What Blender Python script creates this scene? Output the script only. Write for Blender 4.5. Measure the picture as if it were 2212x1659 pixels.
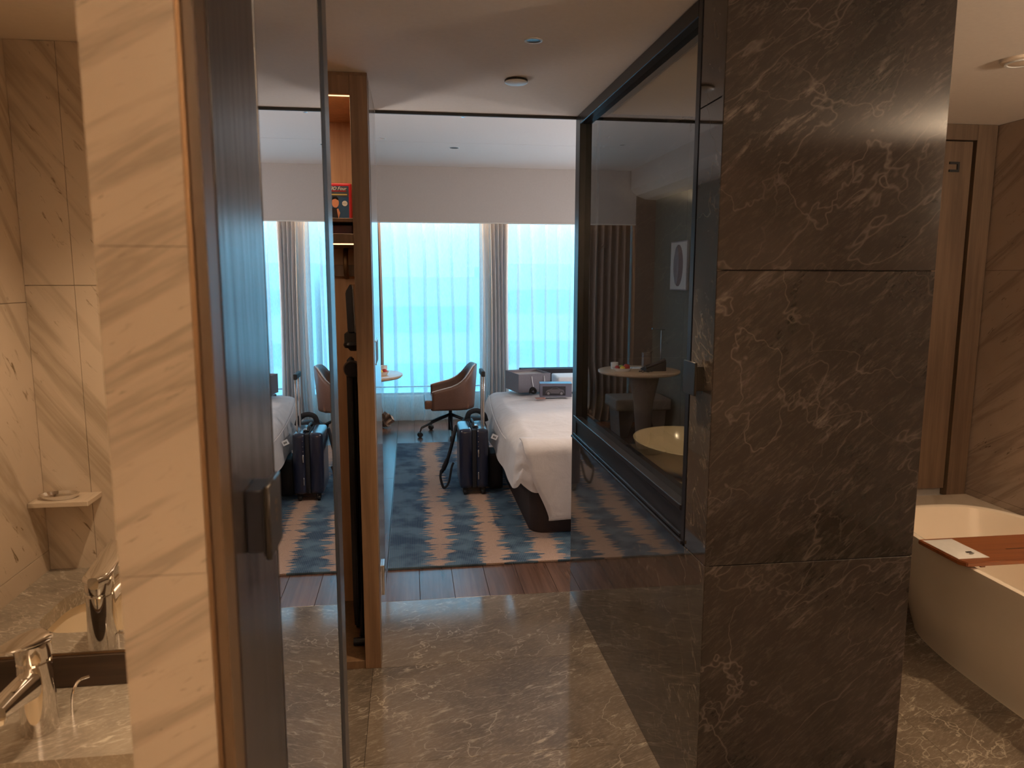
import bpy, bmesh, math, random
from mathutils import Vector, Matrix
random.seed(7)
for o in list(bpy.data.objects): bpy.data.objects.remove(o, do_unlink=True)
SC = bpy.context.scene
COL = SC.collection
PI = math.pi
# ------------------------------------------------------------------ camera
CAMH = 1.58
cd = bpy.data.cameras.new('camera'); cam = bpy.data.objects.new('camera', cd); COL.objects.link(cam)
cd.sensor_width = 36.0; cd.lens = 1592.0 / 2212.0 * 36.0; cd.clip_start = 0.02; cd.clip_end = 300
cd.dof.use_dof = True; cd.dof.focus_distance = 4.0; cd.dof.aperture_fstop = 9.0
_y, _p, _r = math.radians(7.84), math.radians(8.2), math.radians(0.1)
_f = Vector((math.sin(_y)*math.cos(_p), math.cos(_y)*math.cos(_p), -math.sin(_p)))
_rt = Vector((math.cos(_y), -math.sin(_y), 0)); _up = _rt.cross(_f)
_r2 = _rt*math.cos(_r) + _up*math.sin(_r); _u2 = _up*math.cos(_r) - _rt*math.sin(_r)
cam.matrix_world = Matrix(((_r2.x, _u2.x, -_f.x, 0), (_r2.y, _u2.y, -_f.y, 0), (_r2.z, _u2.z, -_f.z, CAMH), (0, 0, 0, 1)))
SC.camera = cam
# ------------------------------------------------------------------ view
SC.view_settings.view_transform = 'Standard'; SC.view_settings.look = 'None'
SC.view_settings.gamma = 1.0; SC.view_settings.use_curve_mapping = False
SC.view_settings.exposure = 0.0
SC.cycles.max_bounces = 10; SC.cycles.transparent_max_bounces = 16
SC.cycles.diffuse_bounces = 5; SC.cycles.glossy_bounces = 5; SC.cycles.transmission_bounces = 6
SC.cycles.sample_clamp_indirect = 6.0
# ------------------------------------------------------------------ sky (overcast bluish daylight)
w = bpy.data.worlds.new('sky'); SC.world = w; w.use_nodes = True
bg = w.node_tree.nodes['Background']
bg.inputs['Color'].default_value = (0.25, 0.78, 1.15, 1); bg.inputs['Strength'].default_value = 3.4
# daylight portal at the window (guides the sky's own light, emits nothing itself)
def area(name, loc, rot, sx, sy, e, col=(1, 1, 1), portal=False):
    l = bpy.data.lights.new(name, 'AREA'); l.shape = 'RECTANGLE'; l.size = sx; l.size_y = sy; l.energy = e; l.color = col
    if portal: l.cycles.is_portal = True
    o = bpy.data.objects.new(name, l); COL.objects.link(o); o.location = loc; o.rotation_euler = rot; return o
area('window_portal', (1.1, 8.42, 1.35), (-PI/2, 0, 0), 4.2, 2.3, 1.0, portal=True)
WARM = (1.0, 0.72, 0.45); WARM2 = (1.0, 0.78, 0.55)
def spot(name, loc, tgt, e, deg, col=WARM, blend=0.6, size=0.03):
    l = bpy.data.lights.new(name, 'SPOT'); l.energy = e; l.spot_size = math.radians(deg); l.spot_blend = blend
    l.color = col; l.shadow_soft_size = size
    o = bpy.data.objects.new(name, l); COL.objects.link(o); o.location = loc
    d = Vector(tgt) - Vector(loc); o.rotation_euler = d.to_track_quat('-Z', 'Y').to_euler(); return o
L = {}
L['corridor'] = spot('corridor_spot', (0.40, 2.42, 2.30), (0.36, 2.30, 0), 90, 82)
L['entry'] = spot('entry_spot', (0.45, 0.95, 2.29), (0.45, 0.95, 0), 60, 110, blend=0.9)
L['entry2'] = spot('entry_spot_rear', (0.45, -0.3, 2.29), (0.45, -0.2, 0), 80, 120, blend=0.9)
L['bath'] = spot('bath_spot', (2.30, 1.95, 2.29), (2.35, 1.9, 0), 75, 110, blend=0.9)
L['bath2'] = spot('bath_spot_inner', (1.30, 2.60, 2.29), (1.25, 2.8, 0), 20, 62, blend=0.8)
L['vanity'] = spot('vanity_spot', (-0.36, 1.22, 2.09), (-0.52, 1.12, 0.85), 22, 100, blend=0.7, size=0.02)
L['vanity2'] = spot('vanity_spot_front', (-0.52, 0.55, 2.09), (-0.62, 0.8, 0.9), 20, 130, blend=0.9)
L['bed'] = spot('bed_spot', (1.10, 4.00, 2.67), (1.12, 4.42, 0.4), 60, 46, blend=0.55)
L['table'] = spot('table_spot', (-0.35, 6.2, 2.67), (-0.42, 6.45, 0.7), 30, 50, blend=0.6)
area('curtain_cove', (1.0, 7.89, 2.66), (0, 0, 0), 3.6, 0.05, 62, (1, 0.60, 0.28))
area('wardrobe_led_top', (-0.55, 2.92, 2.245), (0, 0, 0), 0.68, 0.02, 3.2, WARM)
area('wardrobe_led_shelf', (-0.55, 2.95, 1.69), (0, 0, 0), 0.68, 0.015, 1.0, WARM)
area('entry_fill', (0.3, -0.95, 1.9), (PI, 0, 0), 1.2, 0.10, 46, WARM2)      # unseen fill added behind the camera, shining up to brighten the corridor ceiling
area('bath_fill', (2.78, 0.35, 1.9), (PI*0.85, 0, 0), 0.12, 0.3, 50, WARM2)  # added uplight out of frame, no fixture, lifts the bathroom ceiling
def lamp(name, loc, e, col, r):
    l = bpy.data.lights.new(name, 'POINT'); l.energy = e; l.color = col; l.shadow_soft_size = r
    o = bpy.data.objects.new(name, l); COL.objects.link(o); o.location = loc
lamp('bedroom_fill_near', (2.84, 4.6, 1.35), 42, (1, 0.93, 0.92), 0.14)  # added bedroom fill hidden behind the bathroom, no lamp is modelled here
lamp('bedroom_fill_far', (2.80, 6.3, 1.35), 42, (1, 0.93, 0.92), 0.14)  # second unseen fill, added to brighten the bedroom and its ceiling
lamp('desk_wall_fill', (-0.75, 4.3, 1.5), 24, (1, 0.90, 0.84), 0.12)  # unseen fill added to lift the green wall and table, not a fixture

# ------------------------------------------------------------------ materials
MATS = {}
class NT:
    def __init__(s, name):
        s.m = bpy.data.materials.new(name); s.m.use_nodes = True; s.t = s.m.node_tree; s.t.nodes.clear()
        s.out = s.n('ShaderNodeOutputMaterial'); MATS[name] = s.m
    def n(s, typ, **kw):
        nd = s.t.nodes.new(typ)
        for k, v in kw.items(): setattr(nd, k, v)
        return nd
    def l(s, a, b): s.t.links.new(a, b)
    def v(s, sock, val):
        if isinstance(val, bpy.types.NodeSocket): s.l(val, sock)
        elif val is not None: sock.default_value = val
    def coord(s, scale=(1, 1, 1), rot=(0, 0, 0), loc=(0, 0, 0), rnd=0.0):
        c = s.n('ShaderNodeTexCoord').outputs['Object']
        if rnd:
            oi = s.n('ShaderNodeObjectInfo'); mu = s.n('ShaderNodeMath', operation='MULTIPLY'); s.l(oi.outputs['Random'], mu.inputs[0]); mu.inputs[1].default_value = rnd
            ad = s.n('ShaderNodeVectorMath', operation='ADD'); s.l(c, ad.inputs[0]); s.l(mu.outputs[0], ad.inputs[1]); c = ad.outputs[0]
        mp = s.n('ShaderNodeMapping'); s.l(c, mp.inputs['Vector'])
        mp.inputs['Scale'].default_value = scale; mp.inputs['Rotation'].default_value = rot; mp.inputs['Location'].default_value = loc
        return mp.outputs[0]
    def noise(s, vec, scale, detail=4, rough=0.55, dist=0.0):
        nd = s.n('ShaderNodeTexNoise'); s.l(vec, nd.inputs['Vector']); nd.inputs['Scale'].default_value = scale
        nd.inputs['Detail'].default_value = detail; nd.inputs['Roughness'].default_value = rough; nd.inputs['Distortion'].default_value = dist
        return nd.outputs['Fac']
    def m2(s, op, a, b=None, clamp=False):
        nd = s.n('ShaderNodeMath', operation=op); nd.use_clamp = clamp; s.v(nd.inputs[0], a)
        if b is not None: s.v(nd.inputs[1], b)
        return nd.outputs[0]
    def ramp(s, fac, stops):
        nd = s.n('ShaderNodeValToRGB'); s.l(fac, nd.inputs[0]); e = nd.color_ramp.elements
        while len(e) < len(stops): e.new(0.5)
        for i, (p, c) in enumerate(stops):
            e[i].position = p; e[i].color = (c if len(c) == 4 else tuple(c)+(1,)) if not isinstance(c, (int, float)) else (c, c, c, 1)
        return nd.outputs[0]
    def mix(s, fac, a, b, mode='MIX'):
        nd = s.n('ShaderNodeMix', data_type='RGBA', blend_type=mode); s.v(nd.inputs['Factor'], fac)
        for sock, val in ((nd.inputs[6], a), (nd.inputs[7], b)):
            s.v(sock, val if isinstance(val, bpy.types.NodeSocket) else tuple(val)+(1,))
        return nd.outputs[2]
    def bump(s, h, strength=0.3, dist=0.01):
        b = s.n('ShaderNodeBump'); b.inputs['Strength'].default_value = strength; b.inputs['Distance'].default_value = dist; s.l(h, b.inputs['Height']); return b.outputs[0]
    def pbr(s, col, rough=0.5, metal=0.0, spec=0.5, normal=None, coat=0.0, coat_r=0.05, sheen=0.0, emit=None, emit_s=0, trans=0.0, ior=1.5):
        p = s.n('ShaderNodeBsdfPrincipled')
        s.v(p.inputs['Base Color'], col if isinstance(col, bpy.types.NodeSocket) else tuple(col)+(1,))
        s.v(p.inputs['Roughness'], rough); s.v(p.inputs['Metallic'], metal); s.v(p.inputs['Specular IOR Level'], spec)
        p.inputs['Coat Weight'].default_value = coat; p.inputs['Coat Roughness'].default_value = coat_r; p.inputs['IOR'].default_value = ior
        p.inputs['Sheen Weight'].default_value = sheen; p.inputs['Transmission Weight'].default_value = trans
        if normal is not None: s.l(normal, p.inputs['Normal'])
        if emit is not None: p.inputs['Emission Color'].default_value = tuple(emit)+(1,); p.inputs['Emission Strength'].default_value = emit_s
        s.l(p.outputs[0], s.out.inputs[0]); return p
def plain(name, col, rough=0.5, var=0.06, scale=30, **kw):
    t = NT(name); c = t.coord()
    n = t.noise(c, scale, 3); k = t.ramp(n, [(0.3, 1-var), (0.7, 1+var)])
    t.pbr(t.mix(1.0, col, k, 'MULTIPLY'), rough, **kw); return t.m
def dark_marble(name, base1, base2, vein, rough, ang, vs=1.0, rnd=5.0, amt=1.0, coat=0.0, ior=1.5, mist=0.45):
    t = NT(name); rot = tuple(ang)
    c = t.coord(scale=(1, 1, 1), rot=rot, rnd=rnd)
    st = t.n('ShaderNodeMapping'); t.l(c, st.inputs['Vector']); st.inputs['Scale'].default_value = (1.0, 1.0, 2.6); c2 = st.outputs[0]
    body = t.noise(c, 2.0*vs, 6, 0.62, 0.5)
    col = t.mix(t.ramp(body, [(0.34, 0.0), (0.68, 1.0)]), base1, base2)
    st3 = t.n('ShaderNodeMapping'); t.l(c, st3.inputs['Vector']); st3.inputs['Scale'].default_value = (1.0, 2.2, 4.5); c3 = st3.outputs[0]
    g1 = t.ramp(t.noise(c, 3.3*vs, 3), [(0.40, 0.10), (0.66, 1.0)])
    strokes = t.m2('MULTIPLY', t.ramp(t.noise(c3, 8.0*vs, 7, 0.72, 0.35), [(0.55, 0.0), (0.68, 1.0)]), g1)
    haze_ = t.ramp(t.noise(c3, 26*vs, 5, 0.7, 0.2), [(0.50, 0.0), (0.75, 1.0)])
    col = t.mix(t.m2('MULTIPLY', haze_, mist*0.6), col, vein)
    col = t.mix(t.m2('MULTIPLY', strokes, mist*2.2, True), col, vein)
    def ridge(vec, scale, dist, lo, seedloc, det=8):
        mp = t.n('ShaderNodeMapping'); t.l(vec, mp.inputs['Vector']); mp.inputs['Location'].default_value = seedloc
        n = t.noise(mp.outputs[0], scale, det, 0.52, dist)
        return t.ramp(t.m2('ABSOLUTE', t.m2('SUBTRACT', n, 0.5)), [(0.0, 1.0), (lo, 0.0)])
    r1 = ridge(c2, 1.5*vs, 0.2, 0.0045, (0, 0, 0), 4); r2 = ridge(c3, 3.0*vs, 0.2, 0.008, (3, 1, 7), 4); r3 = ridge(c, 3.6*vs, 0.2, 0.006, (6, 2, 1), 4)
    gate = t.ramp(t.noise(c, 2.3*vs, 3), [(0.36, 0.12), (0.70, 0.8)])
    gb = t.ramp(t.noise(c, 1.9*vs, 2, 0.5, 0.3), [(0.46, 0.0), (0.62, 1.0)])
    vv = t.m2('MAXIMUM', t.m2('MULTIPLY', r1, 0.7), t.m2('MULTIPLY', t.m2('MULTIPLY', r2, gate), 0.7)); vv = t.m2('MAXIMUM', vv, t.m2('MULTIPLY', r3, gb))
    col = t.mix(t.m2('MULTIPLY', vv, amt, True), col, vein)
    t.pbr(col, rough, coat=coat, ior=ior); return t.m
def white_marble(name, base, vein, ang, rough=0.25, rnd=0.0, scale=1.0, strength=0.8):
    t = NT(name); c = t.coord(rot=ang, rnd=rnd)
    mp = t.n('ShaderNodeMapping'); t.l(c, mp.inputs['Vector']); mp.inputs['Scale'].default_value = (0.6, 0.6, 7.0)
    big = t.noise(mp.outputs[0], 1.1*scale, 5, 0.55, 0.25)
    mp2 = t.n('ShaderNodeMapping'); t.l(c, mp2.inputs['Vector']); mp2.inputs['Scale'].default_value = (2.2, 2.2, 11.0)
    sm = t.noise(mp2.outputs[0], 3.6*scale, 5, 0.62, 0.9)
    streak = t.ramp(big, [(0.50, 0.0), (0.60, 0.6), (0.66, 0.15), (0.74, 0.75)])
    thin = t.ramp(sm, [(0.61, 0.0), (0.70, 1.0)])
    gate = t.ramp(t.noise(c, 3.0*scale, 2), [(0.38, 0.15), (0.60, 1.0)])
    f = t.m2('MAXIMUM', t.m2('MULTIPLY', streak, 0.75), t.m2('MULTIPLY', thin, gate))
    col = t.mix(t.m2('MULTIPLY', f, strength, True), base, vein)
    cloud = t.ramp(t.noise(c, 4.0, 3), [(0.3, 0.93), (0.7, 1.05)])
    t.pbr(t.mix(1.0, col, cloud, 'MULTIPLY'), rough); return t.m
def wood(name, c1, c2, axis='Z', rough=0.45, scale=1.0, rnd=4.0, coat=0.0, bump=0.12, ior=1.5, spec=0.5):
    t = NT(name); s = {'Z': (38, 38, 1.6), 'X': (1.6, 38, 38), 'Y': (38, 1.6, 38)}[axis]
    c = t.coord(scale=tuple(q*scale for q in s), rnd=rnd)
    n1 = t.noise(c, 1.0, 5, 0.65, 0.5)
    s2 = {'Z': (9, 9, 0.7), 'X': (0.7, 9, 9), 'Y': (9, 0.7, 9)}[axis]
    n2 = t.noise(t.coord(scale=tuple(q*scale for q in s2), rnd=rnd), 1.0, 3, 0.5, 1.3)
    f = t.m2('ADD', t.m2('MULTIPLY', n1, 0.6), t.m2('MULTIPLY', n2, 0.4))
    col = t.mix(t.ramp(f, [(0.38, 0.0), (0.62, 1.0)]), c1, c2)
    oi = t.n('ShaderNodeObjectInfo'); k = t.ramp(oi.outputs['Random'], [(0.0, 0.86), (1.0, 1.12)])
    t.pbr(t.mix(1.0, col, k, 'MULTIPLY'), rough, coat=coat, ior=ior, spec=spec, normal=t.bump(n1, bump, 0.002)); return t.m

M = MATS
dark_marble('pillar_marble', (0.013, 0.010, 0.0085), (0.032, 0.024, 0.021), (0.18, 0.152, 0.134), 0.07, (0.0, 0.70, 0.0), vs=1.0, amt=0.36, rnd=3.0, mist=0.22)
dark_marble('wall_marble', (0.035, 0.027, 0.022), (0.080, 0.062, 0.051), (0.32, 0.27, 0.22), 0.035, (-0.9, 0.0, 0.0), vs=1.1, amt=0.40, rnd=3.0, mist=0.22, ior=1.75)
dark_marble('floor_marble', (0.085, 0.066, 0.050), (0.165, 0.130, 0.098), (0.50, 0.43, 0.34), 0.10, (PI/2, 0.45, 0.0), vs=1.25, amt=0.55, mist=0.36)
dark_marble('counter_marble', (0.23, 0.19, 0.15), (0.38, 0.32, 0.25), (0.74, 0.66, 0.54), 0.18, (PI/2, 0.5, 0.0), vs=2.6, amt=0.6, mist=0.5)
white_marble('jamb_marble', (0.31, 0.245, 0.185), (0.085, 0.066, 0.044), (0.0, 0.50, 0.0), scale=4.5, strength=0.95, rnd=0.0)
white_marble('vanity_marble', (0.66, 0.54, 0.42), (0.24, 0.17, 0.10), (0.0, -0.95, 0.0), scale=1.7, strength=1.0)
white_marble('vanity_marble_side', (0.66, 0.54, 0.42), (0.24, 0.17, 0.10), (-0.95, 0, 0.0), scale=1.7, strength=1.0)
white_marble('bath_marble', (0.40, 0.31, 0.25), (0.12, 0.085, 0.065), (0.62, 0.0, 0.0), scale=1.6, strength=1.0)
white_marble('deck_marble', (0.50, 0.42, 0.34), (0.30, 0.23, 0.17), (0.3, 0.5, 0.0), scale=2.0)
wood('door_wood', (0.014, 0.011, 0.010), (0.036, 0.028, 0.025), 'Z', 0.25, 1.0, bump=0.5, spec=0.32)
wood('oak', (0.15, 0.083, 0.042), (0.24, 0.14, 0.076), 'Z', 0.42, 1.3)
wood('oak_light', (0.42, 0.245, 0.135), (0.56, 0.35, 0.21), 'Z', 0.45, 1.0)
wood('oak_side', (0.17, 0.12, 0.085), (0.30, 0.22, 0.16), 'Z', 0.24, 1.3, coat=0.6, bump=0.05)
wood('plank_wood', (0.075, 0.038, 0.026), (0.15, 0.080, 0.056), 'Y', 0.26, 0.9, rnd=9)
wood('table_wood', (0.50, 0.33, 0.20), (0.64, 0.45, 0.29), 'X', 0.3, 0.8)
wood('tray_wood', (0.17, 0.05, 0.018), (0.30, 0.10, 0.035), 'X', 0.28, 1.0, coat=0.3)
wood('bath_door_wood', (0.085, 0.052, 0.032), (0.14, 0.088, 0.055), 'Z', 0.5, 1.2)
wood('backsplash_wood', (0.030, 0.018, 0.011), (0.07, 0.042, 0.026), 'X', 0.35, 1.2)
wood('jamb_trim_wood', (0.050, 0.029, 0.015), (0.085, 0.052, 0.028), 'Z', 0.4, 1.2)
plain('ceiling_paint', (0.80, 0.74, 0.69), 0.85, 0.02, 60)
plain('bedroom_ceiling', (0.78, 0.73, 0.70), 0.85, 0.015, 60)
plain('bulkhead_paint', (0.52, 0.475, 0.44), 0.8, 0.02, 60)
plain('bath_ceiling_paint', (0.78, 0.66, 0.54), 0.85, 0.02, 60)
plain('green_wall', (0.135, 0.14, 0.118), 0.75, 0.06, 20)
plain('brown_panel', (0.16, 0.115, 0.09), 0.6, 0.06, 20)
plain('window_wall_paint', (0.70, 0.66, 0.60), 0.8, 0.03, 10)
plain('black_metal', (0.010, 0.010, 0.014), 0.28, 0.05, 30, metal=0.0, spec=0.35)
plain('black_matte', (0.010, 0.010, 0.011), 0.55, 0.1, 60)
plain('bronze', (0.032, 0.027, 0.023), 0.32, 0.05, 40, metal=0.6)
plain('gold_trim', (0.24, 0.155, 0.09), 0.4, 0.05, 40, metal=0.9)
plain('chrome', (0.80, 0.78, 0.76), 0.06, 0.01, 40, metal=1.0)
plain('steel', (0.62, 0.62, 0.64), 0.22, 0.02, 40, metal=1.0)
plain('mirror_silver', (0.90, 0.91, 0.92), 0.0, 0.0, 1, metal=1.0)
plain('white_plastic', (0.75, 0.75, 0.74), 0.4, 0.02, 30)
plain('ceramic', (0.82, 0.70, 0.53), 0.15, 0.01, 10)
plain('tub_white', (0.80, 0.70, 0.58), 0.2, 0.01, 10)
plain('leather', (0.16, 0.078, 0.050), 0.42, 0.12, 90)
plain('leather_seat', (0.24, 0.105, 0.055), 0.38, 0.12, 90)
plain('piping_pale', (0.62, 0.55, 0.50), 0.5, 0.05, 90)
plain('bed_base', (0.026, 0.014, 0.012), 0.5, 0.1, 60)
plain('sofa_fabric', (0.018, 0.018, 0.026), 0.8, 0.15, 160)
plain('stool_fabric', (0.16, 0.13, 0.115), 0.85, 0.15, 160)
plain('navy_shell', (0.011, 0.016, 0.040), 0.28, 0.08, 40, coat=0.3)
plain('nylon', (0.010, 0.010, 0.014), 0.7, 0.2, 200)
plain('paper_grey', (0.20, 0.195, 0.235), 0.6, 0.06, 80)
plain('paper_inner', (0.34, 0.26, 0.22), 0.7, 0.06, 80)
plain('paper_white', (0.80, 0.82, 0.85), 0.6, 0.02, 80)
plain('card_grey', (0.15, 0.15, 0.20), 0.4, 0.05, 60)
plain('card_window', (0.020, 0.018, 0.026), 0.12, 0.05, 60)
plain('print_grey', (0.11, 0.10, 0.115), 0.3, 0.05, 60)
plain('print_dark', (0.008, 0.008, 0.010), 0.3, 0.05, 60)
plain('print_light', (0.26, 0.25, 0.27), 0.3, 0.05, 60)
plain('pink_card', (0.45, 0.24, 0.20), 0.6, 0.05, 60)
plain('red_plastic', (0.42, 0.012, 0.022), 0.3, 0.04, 60)
plain('print_blue', (0.022, 0.070, 0.16), 0.3, 0.04, 60)
plain('print_slate', (0.05, 0.06, 0.08), 0.3, 0.04, 60)
plain('print_gold', (0.42, 0.34, 0.12), 0.3, 0.04, 60)
plain('print_white', (0.72, 0.72, 0.72), 0.4, 0.02, 60)
plain('print_skin', (0.55, 0.24, 0.14), 0.4, 0.05, 60)
plain('print_suit', (0.010, 0.010, 0.018), 0.4, 0.04, 60)
plain('maroon', (0.14, 0.010, 0.025), 0.4, 0.04, 60)
plain('drape', (0.26, 0.205, 0.175), 0.85, 0.1, 200)
plain('art_paper', (0.62, 0.58, 0.55), 0.6, 0.02, 60)
plain('art_oval', (0.20, 0.13, 0.12), 0.6, 0.05, 60)
plain('plate_white', (0.78, 0.76, 0.72), 0.2, 0.02, 60)
plain('fruit_red', (0.45, 0.03, 0.025), 0.35, 0.15, 40)
plain('fruit_yellow', (0.70, 0.50, 0.05), 0.35, 0.1, 40)
plain('fruit_green', (0.25, 0.40, 0.06), 0.35, 0.1, 40)
plain('towel', (0.72, 0.64, 0.62), 0.95, 0.1, 200)
plain('packet', (0.62, 0.60, 0.58), 0.45, 0.03, 60)
plain('building_wall', (0.80, 0.80, 0.78), 0.8, 0.03, 2)
plain('building_glass', (0.52, 0.60, 0.64), 0.3, 0.1, 3)
plain('ground', (0.30, 0.32, 0.30), 0.9, 0.1, 1)
plain('iron_glass', (0.03, 0.03, 0.035), 0.15, 0.1, 30)
def emis(name, col, s):
    t = NT(name); e = t.n('ShaderNodeEmission'); e.inputs[0].default_value = tuple(col)+(1,); e.inputs[1].default_value = s; t.l(e.outputs[0], t.out.inputs[0])
emis('led', (1.0, 0.55, 0.26), 2.6); emis('cove_led', (1.0, 0.62, 0.3), 6.0)
# linen
t = NT('duvet_cloth'); c = t.coord(); n = t.noise(c, 7, 5, 0.6, 0.6); fine = t.noise(c, 260, 2)
t.pbr(t.mix(t.ramp(n, [(0.3, 0.0), (0.7, 1.0)]), (0.66, 0.61, 0.60), (0.74, 0.69, 0.68)), 0.85, sheen=0.2, normal=t.bump(t.m2('ADD', t.m2('MULTIPLY', n, 1.0), t.m2('MULTIPLY', fine, 0.04)), 0.35, 0.02))
# sheer curtain
t = NT('sheer_cloth'); c = t.coord(scale=(1, 1, 0.03)); n = t.noise(c, 900, 2, 0.6)
tr = t.n('ShaderNodeBsdfTransparent'); tl = t.n('ShaderNodeBsdfTranslucent'); df = t.n('ShaderNodeBsdfDiffuse')
tr.inputs[0].default_value = (0.90, 0.985, 1, 1); tl.inputs[0].default_value = (0.84, 0.90, 0.95, 1); df.inputs[0].default_value = (0.80, 0.76, 0.72, 1)
m1 = t.n('ShaderNodeMixShader'); m1.inputs[0].default_value = 0.55; t.l(tl.outputs[0], m1.inputs[1]); t.l(df.outputs[0], m1.inputs[2])
m2_ = t.n('ShaderNodeMixShader'); t.l(t.ramp(n, [(0.3, 0.36), (0.7, 0.56)]), m2_.inputs[0]); t.l(tr.outputs[0], m2_.inputs[1]); t.l(m1.outputs[0], m2_.inputs[2]); t.l(m2_.outputs[0], t.out.inputs[0])
t = NT('sheer_gathered'); tr = t.n('ShaderNodeBsdfTransparent'); tl = t.n('ShaderNodeBsdfTranslucent'); df = t.n('ShaderNodeBsdfDiffuse')
tr.inputs[0].default_value = (1, 1, 1, 1); tl.inputs[0].default_value = (0.85, 0.82, 0.80, 1); df.inputs[0].default_value = (0.86, 0.85, 0.86, 1)
m1 = t.n('ShaderNodeMixShader'); m1.inputs[0].default_value = 0.72; t.l(tl.outputs[0], m1.inputs[1]); t.l(df.outputs[0], m1.inputs[2])
m2_ = t.n('ShaderNodeMixShader'); m2_.inputs[0].default_value = 0.85; t.l(tr.outputs[0], m2_.inputs[1]); t.l(m1.outputs[0], m2_.inputs[2]); t.l(m2_.outputs[0], t.out.inputs[0])
# clear glass, thin pane
def thin_glass(name, ior, tint, gl=(1, 1, 1)):
    t = NT(name); tr = t.n('ShaderNodeBsdfTransparent'); tr.inputs[0].default_value = tuple(tint)+(1,)
    g = t.n('ShaderNodeBsdfGlossy'); g.inputs['Roughness'].default_value = 0.0; g.inputs[0].default_value = tuple(gl)+(1,)
    fr = t.n('ShaderNodeFresnel'); fr.inputs[0].default_value = ior
    ge = t.n('ShaderNodeNewGeometry'); fa = t.m2('MULTIPLY', fr.outputs[0], t.m2('SUBTRACT', 1.0, ge.outputs['Backfacing'])); mx = t.n('ShaderNodeMixShader'); t.l(fa, mx.inputs[0]); t.l(tr.outputs[0], mx.inputs[1]); t.l(g.outputs[0], mx.inputs[2]); t.l(mx.outputs[0], t.out.inputs[0])
thin_glass('partition_glass', 2.25, (0.70, 0.71, 0.68))
thin_glass('window_glass', 1.45, (0.90, 0.95, 0.97))
# rug
t = NT('rug_pile'); oc = t.n('ShaderNodeTexCoord').outputs['Object']; sx = t.n('ShaderNodeSeparateXYZ'); t.l(oc, sx.inputs[0])
X, Y = sx.outputs[0], sx.outputs[1]
sp = t.noise(t.coord(scale=(2.6, 46, 1)), 1.0, 2, 0.6); sp2 = t.noise(t.coord(scale=(3, 13, 1), loc=(4, 2, 0)), 1.0, 3, 0.5); wob = t.noise(t.coord(scale=(0.4, 2.4, 1)), 1.0, 1)
xx = t.m2('ADD', X, t.m2('MULTIPLY', t.m2('SUBTRACT', wob, 0.5), 0.12))
per = t.m2('PINGPONG', t.m2('SUBTRACT', xx, 0.155), 0.155)   # 0 at band centres 0.31 m apart
edge = t.m2('ADD', t.m2('MULTIPLY', t.m2('SUBTRACT', sp, 0.5), 0.30), t.m2('MULTIPLY', t.m2('SUBTRACT', sp2, 0.5), 0.14))
d = t.m2('ADD', t.m2('ABSOLUTE', per), edge)
hide = t.m2('LESS_THAN', X, 0.0)
mask = t.m2('MULTIPLY', t.m2('LESS_THAN', d, 0.066), t.m2('SUBTRACT', 1.0, hide))
wx = t.n('ShaderNodeTexWave', wave_type='BANDS', bands_direction='X'); t.l(t.coord(), wx.inputs['Vector']); wx.inputs['Scale'].default_value = 30; wx.inputs['Distortion'].default_value = 1.2; wx.inputs['Detail'].default_value = 2; wx.inputs['Detail Scale'].default_value = 3
wy = t.n('ShaderNodeTexWave', wave_type='BANDS', bands_direction='Y'); t.l(t.coord(), wy.inputs['Vector']); wy.inputs['Scale'].default_value = 34; wy.inputs['Distortion'].default_value = 1.5; wy.inputs['Detail Scale'].default_value = 4
weave = t.m2('MAXIMUM', t.ramp(wx.outputs['Fac'], [(0.78, 0.0), (0.97, 0.9)]), t.ramp(wy.outputs['Fac'], [(0.8, 0.0), (1.0, 0.45)]))
blot = t.noise(t.coord(), 5.5, 3)
blue = t.mix(t.ramp(blot, [(0.40, 0.0), (0.58, 1.0)]), (0.034, 0.070, 0.125), (0.095, 0.165, 0.235))
blue = t.mix(t.m2('MULTIPLY', weave, 0.38), blue, (0.27, 0.31, 0.31))
fuzz = t.noise(t.coord(), 210, 2); beige = t.mix(t.ramp(fuzz, [(0.3, 0.0), (0.7, 1.0)]), (0.36, 0.25, 0.20), (0.48, 0.34, 0.27))
col = t.mix(mask, blue, beige)
t.pbr(col, 0.95, spec=0.1, normal=t.bump(t.m2('ADD', fuzz, weave), 0.5, 0.004))

# ------------------------------------------------------------------ mesh helpers
BASE = {}
def bm_box(x0, x1, y0, y1, z0, z1, bev=0.0, seg=2, bm=None):
    own = bmesh.new()
    vs = [own.verts.new((x, y, z)) for z in (z0, z1) for y in (y0, y1) for x in (x0, x1)]
    for f in ((0, 2, 3, 1), (4, 5, 7, 6), (0, 1, 5, 4), (2, 6, 7, 3), (0, 4, 6, 2), (1, 3, 7, 5)): own.faces.new([vs[i] for i in f])
    if bev > 0: bmesh.ops.bevel(own, geom=own.edges[:], offset=bev, segments=seg, affect='EDGES', profile=0.7)
    if bm is None: return own
    return merge(bm, own)
def merge(bm, other):
    me = bpy.data.meshes.new('tmp'); other.to_mesh(me); other.free(); bm.from_mesh(me); bpy.data.meshes.remove(me); return bm
def xf(bm, mat): bm.transform(mat); return bm
def grid(nu, nv, fn, bm=None, closeu=False, flip=False):
    b = bm or bmesh.new(); V = [[b.verts.new(fn(i, j)) for j in range(nv)] for i in range(nu)]
    for i in range(nu if closeu else nu-1):
        a, c = V[i], V[(i+1) % nu]
        for j in range(nv-1):
            q = [a[j], c[j], c[j+1], a[j+1]]
            b.faces.new(q[::-1] if flip else q)
    return b
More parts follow.
